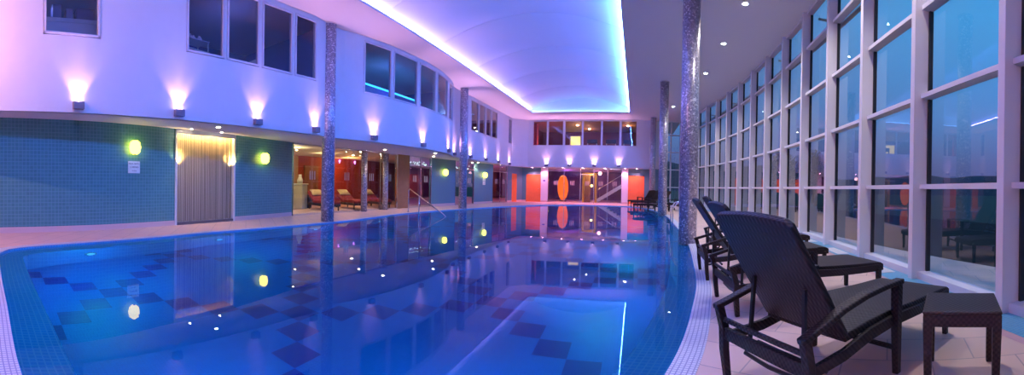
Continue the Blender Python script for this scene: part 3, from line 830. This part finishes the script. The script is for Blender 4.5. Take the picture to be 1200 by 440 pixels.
# gym behind the end wall windows
mb = MB(); mb.box(-9, 35.6, 2.72, 1.2, 35.7, ZC).box(-8.4, 29.4, 2.72, -8.3, 35.7, ZC)
struct(mb.build('wall_gym', M['maroon']), 'maroon walls of the gym behind the upper end windows', 'wall')
mb = MB(); mb.poly([[(-8.4, 29.36), (1.05, 29.36), (1.05, 35.7), (-8.4, 35.7)]], 6.0, False); struct(mb.build('ceiling_gym', pbr('gym_ceiling_paint', (.55, .32, .18), .6)))
t = thing('lit_doorway', 'pale yellow lit doorway at the back of the upstairs gym', 'doorway', (-5.35, 35.55, ZU))
MB().box(-.42, 0, 0, .42, .04, 2.3).build('opening', M['door_glow'], t)
MB().box(-.5, -.03, 0, -.42, .05, 2.38).box(.42, -.03, 0, .5, .05, 2.38).box(-.5, -.03, 2.3, .5, .05, 2.38).build('frame', M['lam'], t)
t = thing('red_pillar', 'red lit square pillar at the left end of the upstairs gym', 'pillar', (-7.75, 30.6, ZU))
MB().box(-.22, -.22, 0, .22, .22, 2.68).build('shaft', pbr('red_gloss', (.75, .03, .05), .3), t, bevel=.02)
MB().box(-.25, -.25, 0, .25, .25, .12).build('base', M['dark_steel'], t)
def treadmill(loc, rz, label):
    t = thing('treadmill', label, 'treadmill', loc, rz, 'gym machines behind the upper end windows')
    MB().box(-.35, -.8, .06, .35, .8, .2).build('deck', M['black'], t, bevel=.02)
    for x in (-.34, .34): MB().bar((x, .65, .15), (x, .85, 1.25), .05, .08).build('upright', M['steel'], t)
    MB().bar((-.38, .84, 1.3), (.38, .84, 1.3), .1, .3).build('console', M['black'], t, bevel=.02)
    for x in (-.34, .34): MB().tube([(x, .84, 1.1), (x, .35, 1.0)], .022, 8).build('handlebar', M['steel'], t)
for k, (x, lb) in enumerate(((-3.3, 'treadmill behind the fourth end window pane'), (-1.9, 'treadmill behind the fifth end window pane'), (-.6, 'treadmill behind the last end window pane'))):
    treadmill((x, 31.2, ZU), PI, lb)
for k, (x, y, lb) in enumerate(((-4.6, 31.5, 'gym ceiling downlight above the third end window pane'), (-.7, 31.6, 'gym ceiling downlight above the last end window pane'), (-3.9, 33.5, 'gym ceiling downlight farther back near the third pane'))):
    t = thing('gym_downlight', lb, 'downlight', (x, y, 5.995), 0, 'gym ceiling downlights')
    MB().lathe([(.09, -.02), (.1, 0)], 16).build('rim', M['lam'], t); MB().lathe([(.07, -.024), (.07, -.02)], 16).build('lens', M['lens_warm'], t)
    light('POINT', 'gym_lamp', (0, 0, -.25), (1, .42, .22), 26, 0., t)
light('POINT', 'gym_red_lamp', (-7.0, 31.2, 4.6), (1, .08, .10), 30, 0.)

ZU = 3.30
mb = MB(); mb.prism([(p.x - .16, p.y) for p in LONG if p.y > -5.8] + [(-9.1, 28.4), (-13, 28.4), (-13, -5.8)], 2.725, ZU)
struct(mb.build('floor_upper', pbr('carpet_blue', (.06, .07, .18), .9)), 'carpeted floor of the rooms behind the balcony windows', 'floor')
mb = MB(); mb.box(-8.3, 29.36, 2.725, 1.05, 35.6, ZU); struct(mb.build('floor_gym', pbr('carpet_dark', (.04, .03, .05), .9)), 'dark floor of the gym behind the end windows', 'floor')
t = thing('reflection_bar', 'bright cyan bar added to imitate the cove reflection in the curved upper window', 'imitated reflection', (-10.0, 12.5, 4.85))  # added glowing bar, stands in for the cove edge reflected in the glass
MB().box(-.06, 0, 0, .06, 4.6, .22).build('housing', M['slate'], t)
MB().box(-.05, .05, .22, .05, 4.55, .30).build('glow_bar', emis('cyan_reflection', (.03, .40, 1), 5), t)
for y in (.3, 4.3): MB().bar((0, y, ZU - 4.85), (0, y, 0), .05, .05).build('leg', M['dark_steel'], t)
# things in upper rooms
t = thing('trolley', 'white treatment trolley with two shelves behind the first pane of the four pane window', 'trolley', (-9.15, 4.85, ZU), .2)
for x in (-.2, .2):
    for y in (-.32, .32): MB().tube([(x, y, .05), (x, y, 1.42)], .016, 8).build('leg', M['lam'], t)
for z in (1.12, 1.38): MB().box(-.23, -.36, z, .23, .36, z + .03).build('shelf', M['lam'], t, bevel=.01)
for k, (y, h, r) in enumerate(((-.22, .26, .045), (-.1, .2, .04), (.0, .16, .05), (.2, .18, .06))):
    b = thing('bottle', 'white bottle on the top shelf of the treatment trolley, %s' % ('tallest at its left end', 'second from its left end', 'squat one at its middle', 'wide one at its right end')[k], 'bottle', (-9.15 - math.sin(.2) * y, 4.85 + math.cos(.2) * y, ZU + 1.411), .2, 'bottles on the trolley')
    MB().lathe([(r, 0), (r, h * .65), (r * .45, h * .78), (r * .4, h * .88)], 14).build('body', M['lam'], b, True)
    MB().lathe([(r * .5, h * .88), (r * .5, h)], 12).build('cap', M['steel'], b)
t = thing('cabinet', 'small white cabinet standing behind the third pane of the four pane window', 'cabinet', (-9.1, 6.75, ZU))
MB().box(-.2, -.14, 0, .2, .14, 1.2).build('body', M['lam'], t, bevel=.01)
MB().box(.2, -.12, .05, .215, .12, 1.16).build('door', M['lam'], t)
MB().tube([(.215, .08, .9), (.24, .08, .9), (.24, .08, 1.02), (.215, .08, 1.02)], .006, 6).build('handle', M['steel'], t)
t = thing('counter', 'pale office counter behind the lone small upper window', 'counter', (-9.6, 1.85, ZU))
MB().box(-.3, -.75, 1.52, .3, .75, 1.62).build('worktop', M['lam'], t, bevel=.01)
for y in (-.7, .7): MB().box(-.28, y - .04, 0, .28, y + .04, 1.52).build('leg', M['lam'], t)
MB().box(.24, -.66, 1.26, .28, .66, 1.52).build('panel', M['lam'], t)
for k, (y, w, h, c) in enumerate(((-.25, .2, .34, (.10, .12, .3)), (.05, .16, .26, (.25, .2, .35)), (.42, .42, .30, (.05, .07, .22)))):
    t = thing('storage_box', 'dark box on the pale counter behind the lone window, %s' % ('the tall one', 'the small one', 'the wide one')[k], 'box', (-9.65, 1.75 + y, ZU + 1.621))
    MB().box(-.15, -w / 2, 0, .15, w / 2, h).build('body', pbr('box_card', c, .6), t, bevel=.008)
    MB().box(-.16, -w / 2 - .008, h, .16, w / 2 + .008, h + .03).build('lid', pbr('box_lid', tuple(q * .8 for q in c), .6), t)

# ------------------------------------------------------------------ columns
def column(x, y, r, z0, z1, label, group='silver mosaic columns'):
    t = thing('mosaic_column', label, 'column', (x, y, z0), 0, group); t['kind'] = 'thing'
    MB().lathe([(r, 0), (r, z1 - z0)], 40).build('shaft', M['silver'], t, smooth=False)
    for p in t.children[0].data.polygons: p.use_smooth = len(p.vertices) == 4
    MB().lathe([(r + .012, z1 - z0 - .05), (r + .012, z1 - z0)], 40).build('collar', M['steel'], t)
    return t
column(-8.6, 9.2, .2, 0.005, ZC, 'tall silver mosaic column on the left edge, half sunk into the balcony front')
column(-8.42, 18.75, .2, 0.005, ZC, 'tall silver mosaic column on the left edge beyond the handrail')
column(1.17, 9.05, .2, -.14, ZC, 'thickest looking silver mosaic column on the right, beside the loungers')
column(1.22, 18.5, .2, -.14, ZC, 'second silver mosaic column on the right pool edge')
column(1.12, 27.9, .2, .0, ZC, 'farthest silver mosaic column on the right near the end wall')
column(-10.62, 13.6, .13, 0, ZS - .01, 'slim silver mosaic post in front of the relaxation room, the left one', 'slim mosaic posts')
column(-10.66, 15.2, .13, 0, ZS - .01, 'slim silver mosaic post in front of the relaxation room, the right one', 'slim mosaic posts')

# ------------------------------------------------------------------ balcony uplights
def make_uplight():
    t = thing('wall_uplight', 'u', 'uplight', (0, 0, 0), 0, 'box uplights along the balcony front')
    MB().box(.005, -.115, -.07, .125, .115, .085).build('housing', M['mauve'], t, bevel=.006)
    MB().box(.03, -.07, .085, .10, .07, .089).build('lens', M['lens_pink'], t)
    light('SPOT', 'uplight_spot', (.062, 0, .10), (1, .48, .88), 100, .015, t, (-.06, 0, 1), 1.5, .7)
    light('SPOT', 'uplight_spot', (.10, 0, .10), (1, .44, .80), 210, .02, t, (.30, 0, 1), 1.0, 1.)  # second spot, added to each fixture to turn the ceiling pink
    return t
UPL = [(1.76, 'box uplight on the balcony front below the lone small upper window'),
       (4.09, 'box uplight above the left edge of the string curtain panel'),
       (6.38, 'box uplight below the middle of the four pane upper window'),
       (8.50, 'box uplight just left of the nearest left-hand mosaic column'),
       (11.09, 'box uplight below the first pane of the curved upper window'),
       (13.95, 'box uplight below the third pane of the curved upper window'),
       (16.71, 'box uplight below the far end of the curved upper window'),
       (18.45, 'box uplight squeezed beside the second left column where the balcony steps back'),
       (20.57, 'box uplight just right of the second left column'),
       (22.9, 'box uplight below the second small pane of the far balcony window'),
       (25.22, 'box uplight below the last small pane of the far balcony window'),
       (27.59, 'box uplight below the narrow slot window near the far left corner')]
proto = make_uplight(); first = True
def place_up(x, y, ang, lb):
    global first
    o = proto if first else copy_tree(proto); first = False
    o.location = (x, y, 2.73); o.rotation_euler = (0, 0, ang); o['label'] = lb
for y, lb in UPL:
    p, d = fac_at(y); place_up(p.x, p.y, math.atan2(-d.x, d.y), lb)
for k, x in enumerate((-6.5, -4.8, -3.0, -1.25)):
    place_up(x, 29.2, -PI / 2, 'box uplight on the far end wall, %s of four from the left' % ('first', 'second', 'third', 'fourth')[k])

# ------------------------------------------------------------------ sconces and signs
def sconce(y, z, label):
    p, d = gw_at(y); ang = math.atan2(-d.x, d.y)
    t = thing('wall_sconce', label, 'sconce', (p.x, p.y, z), ang, 'yellow glowing sconces on the teal walls')
    MB().tube([(0, 0, 0), (.03, 0, 0)], .06, 16).build('back_plate', M['dark_steel'], t)
    MB().tube([(.03, 0, 0), (.09, 0, 0)], .015, 8).build('arm', M['dark_steel'], t)
    mb = MB(); mb.lathe([(.06, -.17), (.12, -.12), (.145, 0), (.12, .12), (.06, .17)], 20, .12, 0, 0); mb.build('lamp_shade', M['sconce_glow'], t, True)
    for s in (-1, 1): MB().lathe([(.02, 0), (.035, .02), (.02, .04)], 10, .12, 0, .17 * s - .02).build('finial', M['dark_steel'], t)
sconce(3.44, 2.02, 'yellow glowing sconce above the sign on the long teal wall')
sconce(8.14, 1.95, 'yellow glowing sconce between the string curtain and the relaxation room glass')
sconce(20.4, 1.86, 'yellow glowing sconce on the teal pier just past the handrail')
sconce(24.7, 1.84, 'yellow glowing sconce above the small sign on the farther teal pier')
def text_mesh(name, body, size, mat, parent, loc, bold=False):
    cu = bpy.data.curves.new(name, 'FONT'); cu.body = body; cu.size = size; cu.align_x = 'CENTER'; cu.align_y = 'CENTER'; cu.extrude = .001
    o = bpy.data.objects.new(name, cu); C.objects.link(o)
    me = bpy.data.meshes.new_from_object(o); C.objects.unlink(o); bpy.data.objects.remove(o)
    q = bpy.data.objects.new(name, me); C.objects.link(q); me.materials.clear(); me.materials.append(mat)
    q.parent = parent; q.location = loc; q.rotation_euler = (PI / 2, 0, PI / 2)
    return q
def sign(y, z, w, h, lines, label):
    p, d = gw_at(y); ang = math.atan2(-d.x, d.y)
    t = thing('wall_sign', label, 'sign', (p.x + .002, p.y, z), ang)
    MB().box(0, -w / 2, -h / 2, .012, w / 2, h / 2).build('board', M['paper'], t)
    for k, (s, sz, zz) in enumerate(lines): text_mesh('lettering', s, sz, M['ink'], t, (.0135, 0, zz))
sign(3.48, 1.53, .34, .30, [('POOL DEPTH', .052, .085), ('1.2 METRES', .052, 0), ('no diving', .036, -.085)], 'white notice with dark lettering under the sconce on the long teal wall')
sign(24.75, 1.42, .3, .42, [('NO', .07, .12), ('DIVING', .07, .03), ('please', .05, -.1)], 'small pale notice under the sconce on the farther teal pier')
t = thing('wall_notice', 'pale notice on the pier right of the left orange door', 'sign', (-6.85, YW - .122, 1.55), -PI / 2)
MB().box(0, -.12, -.16, .01, .12, .16).build('board', M['paper'], t)
MB().box(.01, -.09, .02, .012, .09, .12).build('panel', M['slate'], t)

# ------------------------------------------------------------------ downlights
def downlight(x, y, z, label, lens, col, e, group, r=.055, name='ceiling_downlight'):
    t = thing(name, label, 'downlight', (x, y, z), 0, group)
    MB().lathe([(r, -.012), (r + .02, -.008), (r + .025, 0)], 20).build('rim', M['steel'], t)
    MB().lathe([(r * .9, -.016), (r * .9, -.012)], 20).build('lens', lens, t)
    light('SPOT', 'downlight_bulb', (0, 0, -.03), col, e, .03, t, (0, 0, -1), 2.2, .7)
CD = [(2.75, 4.1), (2.75, 7.2), (2.72, 10.26), (2.80, 13.27), (2.81, 16.86), (2.75, 20.3), (2.12, 24.06)]
cdl = {2: 'white ceiling downlight by the windows, nearest of the row right of the thick column', 3: 'white ceiling downlight by the windows, second nearest right of the thick column',
       4: 'white ceiling downlight by the windows, closest on the right of the thick column', 6: 'white ceiling downlight seen between the two right-hand mosaic columns'}
for k, (x, y) in enumerate(CD):
    if k in cdl: downlight(x, y, ZC, cdl[k], M['lens_cool'], (1, .90, .88), 420, 'ceiling downlights along the window side', .08)
    else: light('SPOT', 'downlight_bulb', (x, y, ZC - .03), (1, .90, .88), 420, .03, None, (0, 0, -1), 2.2, .7)
SD = [(-9.05, 5.55), (-11.09, 10.05), (-13.2, 12.1), (-13.17, 15.93), (-11.4, 14.3), (-9.8, 13.9), (-11.6, 18.6), (-9.7, 18.0), (-8.72, 16.3), (-9.6, 23.6), (-9.25, 26.8)]
sl = ['warm soffit spotlight above the string curtain', 'warm spotlight inside the relaxation room near its teal corner', 'warm spotlight deep in the relaxation room above the urn', 'warm spotlight deep in the relaxation room above the red beds',
      'warm spotlight inside the relaxation room behind the slim left post', 'warm soffit spotlight in front of the slim right post', 'warm spotlight at the end of the relaxation room', 'warm soffit spotlight above the pool handrail',
      'warm soffit spotlight at the edge of the curved balcony', 'warm soffit spotlight just past the second left column', 'warm soffit spotlight nearest the far left corner']
for k, (x, y) in enumerate(SD):
    downlight(x, y, ZS, sl[k], M['lens_warm'], (1, .66, .42), 60, 'warm spotlights in the soffit', .05, 'soffit_spotlight')
for k, x in enumerate((-7.7, -6.8, -5.4, -3.9, -2.3, -.8, .05)):
    downlight(x, 29.75, ZS, 'pink spotlight under the far end balcony, %s from the left' % names[k], M['lens_pinkwarm'], (1, .25, .42), 170, 'pink spotlights under the end balcony', .05, 'soffit_spotlight')
t = thing('pendant_lamp', 'round glowing pink pendant lamp behind the far glass near the stair', 'lamp', (-2.75, 31.2, 2.25))
MB().lathe([(0, -.14), (.1, -.1), (.14, 0), (.1, .1), (0, .14)], 18).build('lamp_shade', emis('pendant_glow', (1, .45, .5), 9), t, True)
MB().tube([(0, 0, .13), (0, 0, .35)], .008, 6).build('cord', M['black'], t)

# ------------------------------------------------------------------ chrome handrail
t = thing('pool_handrail', 'polished steel handrail sloping down into the left side of the pool', 'handrail', (0, 0, 0))
MB().tube([(-9.05, 14.62, 0), (-9.05, 14.62, .86), (-9.02, 14.60, .95), (-8.95, 14.56, .98), (-7.1, 14.0, .06), (-6.85, 13.92, -.12), (-6.85, 13.92, -1.18)], .024, 10).build('rail', M['steel'], t, True)
MB().tube([(-8.40, 14.39, -.14), (-8.40, 14.39, .69)], .022, 10).build('post', M['steel'], t, True)
MB().lathe([(.06, 0), (.06, .012), (.03, .02)], 16, -9.05, 14.62, 0).build('flange', M['steel'], t)
t = thing('grab_rail', 'light steel grab rails at the pool edge left of the thick right column', 'handrail', (0, 0, 0))
for y in (11.0, 11.6):
    MB().tube([(1.5, y, 0), (1.5, y, .72), (1.44, y, .82), (1.3, y, .86), (1.12, y, .80), (1.02, y, .66), (1.0, y, -.14)], .02, 10).build('rail', M['steel'], t, True)

# ------------------------------------------------------------------ sun loungers
def make_lounger():
    t = thing('sun_lounger', 'l', 'sun lounger', (0, 0, 0), 0, 'dark woven sun loungers on the right deck')
    W = .375
    for s in (-1, 1):
        MB().sweep([(.02, s * (W - .01), 0), (.0, s * W, .18), (-.005, s * W, .32), (-.045, s * (W + .005), .47)], [.042, .05, .052, .05], [.042, .05, .052, .05]).build('rear_leg', M['rattan'], t, bevel=.006)
        MB().sweep([(.84, s * W, 0), (.83, s * W, .3), (.83, s * W, .595)], [.045, .056, .062], [.045, .056, .062]).build('front_leg', M['rattan'], t, bevel=.006)
        MB().sweep([(1.70, s * (W - .04), 0), (1.70, s * (W - .04), .33)], [.042, .055], [.042, .055]).build('foot_leg', M['rattan'], t, bevel=.006)
        MB().sweep([(-.075, s * (W + .005), .455), (.06, s * (W + .005), .495), (.25, s * (W + .005), .555), (.45, s * (W + .005), .592), (.65, s * (W + .005), .607), (.865, s * (W + .005), .61)], [.055, .06, .066, .07, .07, .068], .034).build('armrest', M['rattan'], t, bevel=.008)
        MB().sweep([(.0, s * (W - .02), .262), (.3, s * (W - .02), .285), (.55, s * (W - .02), .335), (.80, s * (W - .02), .352), (1.2, s * (W - .03), .335), (1.70, s * (W - .04), .335)], .03, [.06, .07, .075, .075, .075, .075]).build('side_rail', M['rattan'], t, bevel=.006)
    MB().bar((0, -W, .285), (0, W, .285), .036, .075).build('rear_rail', M['rattan'], t, bevel=.006)
    MB().bar((-.015, -W, .375), (-.015, W, .375), .024, .028).build('rear_stretcher', M['rattan'], t, bevel=.005)
    MB().tube([(.22, -.3, .20), (.22, .3, .20)], .013, 8).build('cross_stretcher', M['black'], t)
    MB().bar((.83, -W, .17), (.83, W, .17), .024, .026).build('front_stretcher', M['rattan'], t)
    # woven seat
    xs_ = [.33, .55, .8, 1.1, 1.4, 1.62, 1.72, 1.76]; zs_ = [.362, .385, .395, .385, .378, .375, .368, .352]
    MB().sweep([(x, 0, z) for x, z in zip(xs_, zs_)], .68, [.05, .052, .052, .052, .052, .055, .055, .045]).build('seat', M['rattan'], t, bevel=.008)
    MB().bar((1.755, -.34, .335), (1.755, .34, .335), .028, .07).build('foot_apron', M['rattan'], t, bevel=.008)
    # backrest: outline with a softly arched top, extruded along its own thickness
    base = Vector((.34, 0, .375)); top = Vector((-.12, 0, 1.06)); ax = (top - base).normalized(); Lb = (top - base).length
    nrm_ = Vector((ax.z, 0, -ax.x))
    outl = [(-.345, 0), (.345, 0)]
    for k in range(17):
        a_ = k / 16; yv = .345 - .69 * a_
        e_ = abs(yv) / .345
        outl.append((yv * (1 - .02), Lb * (.985 + .035 * (1 - e_ ** 2) - (.03 if e_ > .97 else 0))))
    mb = MB(); nn_ = len(outl)
    rows = []
    for off in (-.02, .02):
        for yv, h in outl:
            bow = -.03 * math.sin(PI * min(1, h / Lb))
            p = base + ax * h + nrm_ * (off + bow * 0) + Vector((0, yv, 0)); rows.append(p)
    mb.add(rows, [tuple(range(nn_ - 1, -1, -1)), tuple(range(nn_, 2 * nn_))] + [(k, (k + 1) % nn_, nn_ + (k + 1) % nn_, nn_ + k) for k in range(nn_)])
    mb.build('backrest', M['rattan'], t, bevel=.008)
    # folding back prop
    q = base + ax * .36 - nrm_ * .03
    for s in (-1, 1): MB().bar((q.x, s * .22, q.z), (.10, s * .24, .20), .022, .022).build('prop', M['black'], t)
    MB().tube([(.10, -.25, .20), (.06, -.23, .185), (.05, 0, .18), (.06, .23, .185), (.10, .25, .20)], .013, 8).build('prop_bar', M['black'], t)
    return t
LG = [(.725, 2.225, .385, 'dark woven sun lounger nearest the camera, beside the side table'),
      (.93, 4.12, .07, 'dark woven sun lounger directly behind the nearest one'),
      (.95, 5.66, -.02, 'dark woven sun lounger third from the camera, beside the thick column'),
      (1.36, 7.2, .0, 'dark woven sun lounger fourth from the camera, mostly hidden'),
      (1.55, 20.6, 2.6, 'small distant sun lounger between the two right columns'),
      (2.7, 22.0, 2.6, 'small distant sun lounger beyond the thick right column near the windows'),
      (1.3, 24.4, 2.5, 'small distant sun lounger left of the second right column'),
      (1.0, 26.3, 2.4, 'farthest sun lounger, near the end wall')]
lp = make_lounger()
for k, (x, y, rz, lb) in enumerate(LG):
    o = lp if k == 0 else copy_tree(lp)
    o.location = (x, y, 0.0); o.rotation_euler = (0, 0, rz); o['label'] = lb

# side table
t = thing('side_table', 'square dark woven side table beside the nearest sun lounger', 'side table', (1.965, 1.91, 0), .80)
MB().box(-.245, -.245, .455, .245, .245, .48).build('tabletop', M['rattan'], t, bevel=.012)
for (x0, y0, x1, y1) in ((-.24, -.24, .24, -.21), (-.24, .21, .24, .24), (-.24, -.21, -.21, .21), (.21, -.21, .24, .21)):
    MB().box(x0, y0, .385, x1, y1, .457).build('apron', M['rattan'], t, bevel=.004)
for sx in (-1, 1):
    for sy in (-1, 1):
        MB().sweep([(sx * .208, sy * .208, 0), (sx * .213, sy * .213, .385), (sx * .213, sy * .213, .456)], [.046, .058, .058], [.046, .058, .058]).build('leg', M['rattan'], t, bevel=.006)

# ------------------------------------------------------------------ outside
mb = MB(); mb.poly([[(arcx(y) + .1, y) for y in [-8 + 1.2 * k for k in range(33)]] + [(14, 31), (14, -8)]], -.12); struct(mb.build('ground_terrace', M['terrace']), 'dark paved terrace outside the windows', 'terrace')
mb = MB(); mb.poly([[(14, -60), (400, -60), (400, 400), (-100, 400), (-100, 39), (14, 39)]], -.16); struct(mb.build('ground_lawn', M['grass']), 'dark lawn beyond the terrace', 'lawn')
# ridge of hills
random.seed(11)
mb = MB(); N_ = 90; vs = []
for i in range(N_ + 1):
    az = math.radians(-6 + 116 * i / N_)
    h = 21 + 6 * math.sin(i * .13 + .6) + 2.2 * math.sin(i * .41) + 1.2 * math.sin(i * 1.1) + (9 if 0 else 0)
    for r, zz in ((280, -1), (340, h * .6), (390, h), (470, h * .9), (560, -1)):
        vs.append((math.sin(az) * r, math.cos(az) * r, zz))
fs = [(i * 5 + k, i * 5 + k + 1, i * 5 + 5 + k + 1, i * 5 + 5 + k) for i in range(N_) for k in range(4)]
mb.add(vs, fs); struct(mb.build('hills', M['hill'], None, True), 'dark ridge of hills on the horizon', 'hills')
def tree(x, y, h, r, label, seed):
    random.seed(seed)
    t = thing('tree', label, 'tree', (x, y, -.16), 0, 'dark trees beyond the terrace')
    MB().tube([(0, 0, 0), (.05, .02, h * .3), (-.03, .05, h * .62)], [.16, .12, .05], 8).build('trunk', M['bark'], t, True)
    for k in range(5):
        a = k * 1.3 + seed; MB().tube([(0, 0, h * (.28 + .06 * k)), (math.cos(a) * r * .6, math.sin(a) * r * .6, h * (.45 + .07 * k))], [.05, .02], 6).build('branch', M['bark'], t)
    mb = MB()
    for k in range(1500):
        while True:
            p = Vector((random.uniform(-1, 1), random.uniform(-1, 1), random.uniform(-1, 1)))
            if .25 < p.length < 1: break
        w_ = 1 - .35 * max(0, p.z)
        c = Vector((p.x * r * w_, p.y * r * w_, h * .62 + p.z * h * .40))
        u = Vector((random.gauss(0, 1), random.gauss(0, 1), random.gauss(0, 1))).normalized(); v = u.orthogonal().normalized(); l = random.uniform(.10, .22)
        mb.add([c - u * l, c + v * l * .5, c + u * l, c - v * l * .5], [(0, 1, 2, 3)])
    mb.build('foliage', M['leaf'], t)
for k, (x, y, h, r) in enumerate(((15, 40, 5.4, 1.9), (19.4, 42, 6.0, 2.1), (16.2, 34.5, 4.6, 1.7), (19.5, 52, 6.8, 2.4), (24.5, 57, 7, 2.6))):
    tree(x, y, h, r, 'dark leafy tree silhouetted outside the windows, %s in the row from the far end' % ('third', 'fourth', 'fifth', 'first', 'second', 'last')[k], k + 5)
# external sun louvres outside the top panes
for q, off in enumerate((.35, .75)):
    mb = MB(); pts = []
    for k in range(40):
        y = 6 + 24 * k / 39; p, _ = rpt(y, off); pts.append(p)
    for a, b in zip(pts, pts[1:]): mb.bar((a.x, a.y, 5.45 + .18 * q), (b.x, b.y, 5.45 + .18 * q), .12, .035)
    for k in range(6, 40, 6):
        y = 6 + 24 * k / 39; p, nn = rpt(y, .12); p2, _ = rpt(y, .9); mb.bar((p.x, p.y, 5.72), (p2.x, p2.y, 5.72), .05, .05)
    struct(mb.build('trim_%d' % (3 + q), M['dark_steel']), 'dark sun louvre outside the top window panes, %s blade' % ('inner', 'outer')[q], 'louvre')

# warm lamp beyond the left edge of the view that tints the wall
light('POINT', 'warm_wall_lamp', (-7.2, -1.6, 4.2), (1, .40, .20), 420, 0.)

# fittings that belong to a part rather than to the whole thing
HOST = {'lens': ('housing', 'rim'), 'door_handle': ('leaf',), 'handle': ('door',), 'cap': ('body',), 'bulb': ('cord',), 'slats': ('frame',), 'collar': ('shaft',), 'finial': ('arm',),
        'opening': (), 'marking': ('pane',), 'rubber': (), 'lettering': ('board',), 'prop_bar': ('prop',), 'gasket': ('pane',), 'handlebar': ('upright',)}
def base(o): return o.name.split('.')[0]
for o in [o for o in C.objects if o.parent and o.parent.parent is None and o.type == 'MESH']:
    hosts = HOST.get(base(o))
    if not hosts: continue
    sib = [c for c in o.parent.children if c is not o and base(c) in hosts]
    if not sib: continue
    i = [c for c in o.parent.children if base(c) == base(o)].index(o)
    o.parent = sib[min(i, len(sib) - 1)]

# ------------------------------------------------------------------ world: dusk sky
w = bpy.data.worlds.new('dusk'); sc.world = w; w.use_nodes = True
N = w.node_tree.nodes; L = w.node_tree.links; N.clear()
tc = N.new('ShaderNodeTexCoord'); sp = N.new('ShaderNodeSeparateXYZ'); L.new(tc.outputs['Generated'], sp.inputs[0])
r = N.new('ShaderNodeValToRGB'); e = r.color_ramp.elements
e[0].position = 0; e[0].color = (.05, .055, .15, 1); e[1].position = 1; e[1].color = (.03, .16, .42, 1)
for pos, c in ((.07, (.06, .085, .22, 1)), (.18, (.055, .165, .39, 1)), (.40, (.045, .25, .55, 1))):
    x = e.new(pos); x.color = c
L.new(sp.outputs[2], r.inputs[0])
bg = N.new('ShaderNodeBackground'); bg.inputs['Strength'].default_value = 1.65; L.new(r.outputs[0], bg.inputs['Color'])
wo = N.new('ShaderNodeOutputWorld'); L.new(bg.outputs[0], wo.inputs['Surface'])

# ------------------------------------------------------------------ camera: a swept cylindrical panorama
cd = bpy.data.cameras.new('camera'); cam = bpy.data.objects.new('camera', cd); C.objects.link(cam)
F, X0, HZ, ROLL = 480., 745., 220.5, .0195
cd.type = 'PANO'; cd.panorama_type = 'CENTRAL_CYLINDRICAL'
cd.central_cylindrical_range_u_min = -X0 / F; cd.central_cylindrical_range_u_max = (1200 - X0) / F
cd.central_cylindrical_range_v_min = -(440 - HZ) / F; cd.central_cylindrical_range_v_max = HZ / F
cd.central_cylindrical_radius = 1.
cd.clip_start = .05; cd.clip_end = 2000
c_, s_ = math.cos(ROLL), math.sin(ROLL)
cam.matrix_world = Matrix(((c_, -s_, 0, 0), (0, 0, -1, 0), (s_, c_, 0, 1.2), (0, 0, 0, 1)))
sc.camera = cam

sc.view_settings.view_transform = 'Standard'; sc.view_settings.look = 'None'
sc.view_settings.exposure = -.12; sc.view_settings.gamma = 1; sc.view_settings.use_curve_mapping = False
cy = sc.cycles
cy.use_denoising = True; cy.caustics_reflective = False; cy.caustics_refractive = True
cy.max_bounces = 10; cy.diffuse_bounces = 4; cy.glossy_bounces = 5; cy.transmission_bounces = 6; cy.transparent_max_bounces = 24
cy.sample_clamp_indirect = 6; cy.use_light_tree = True
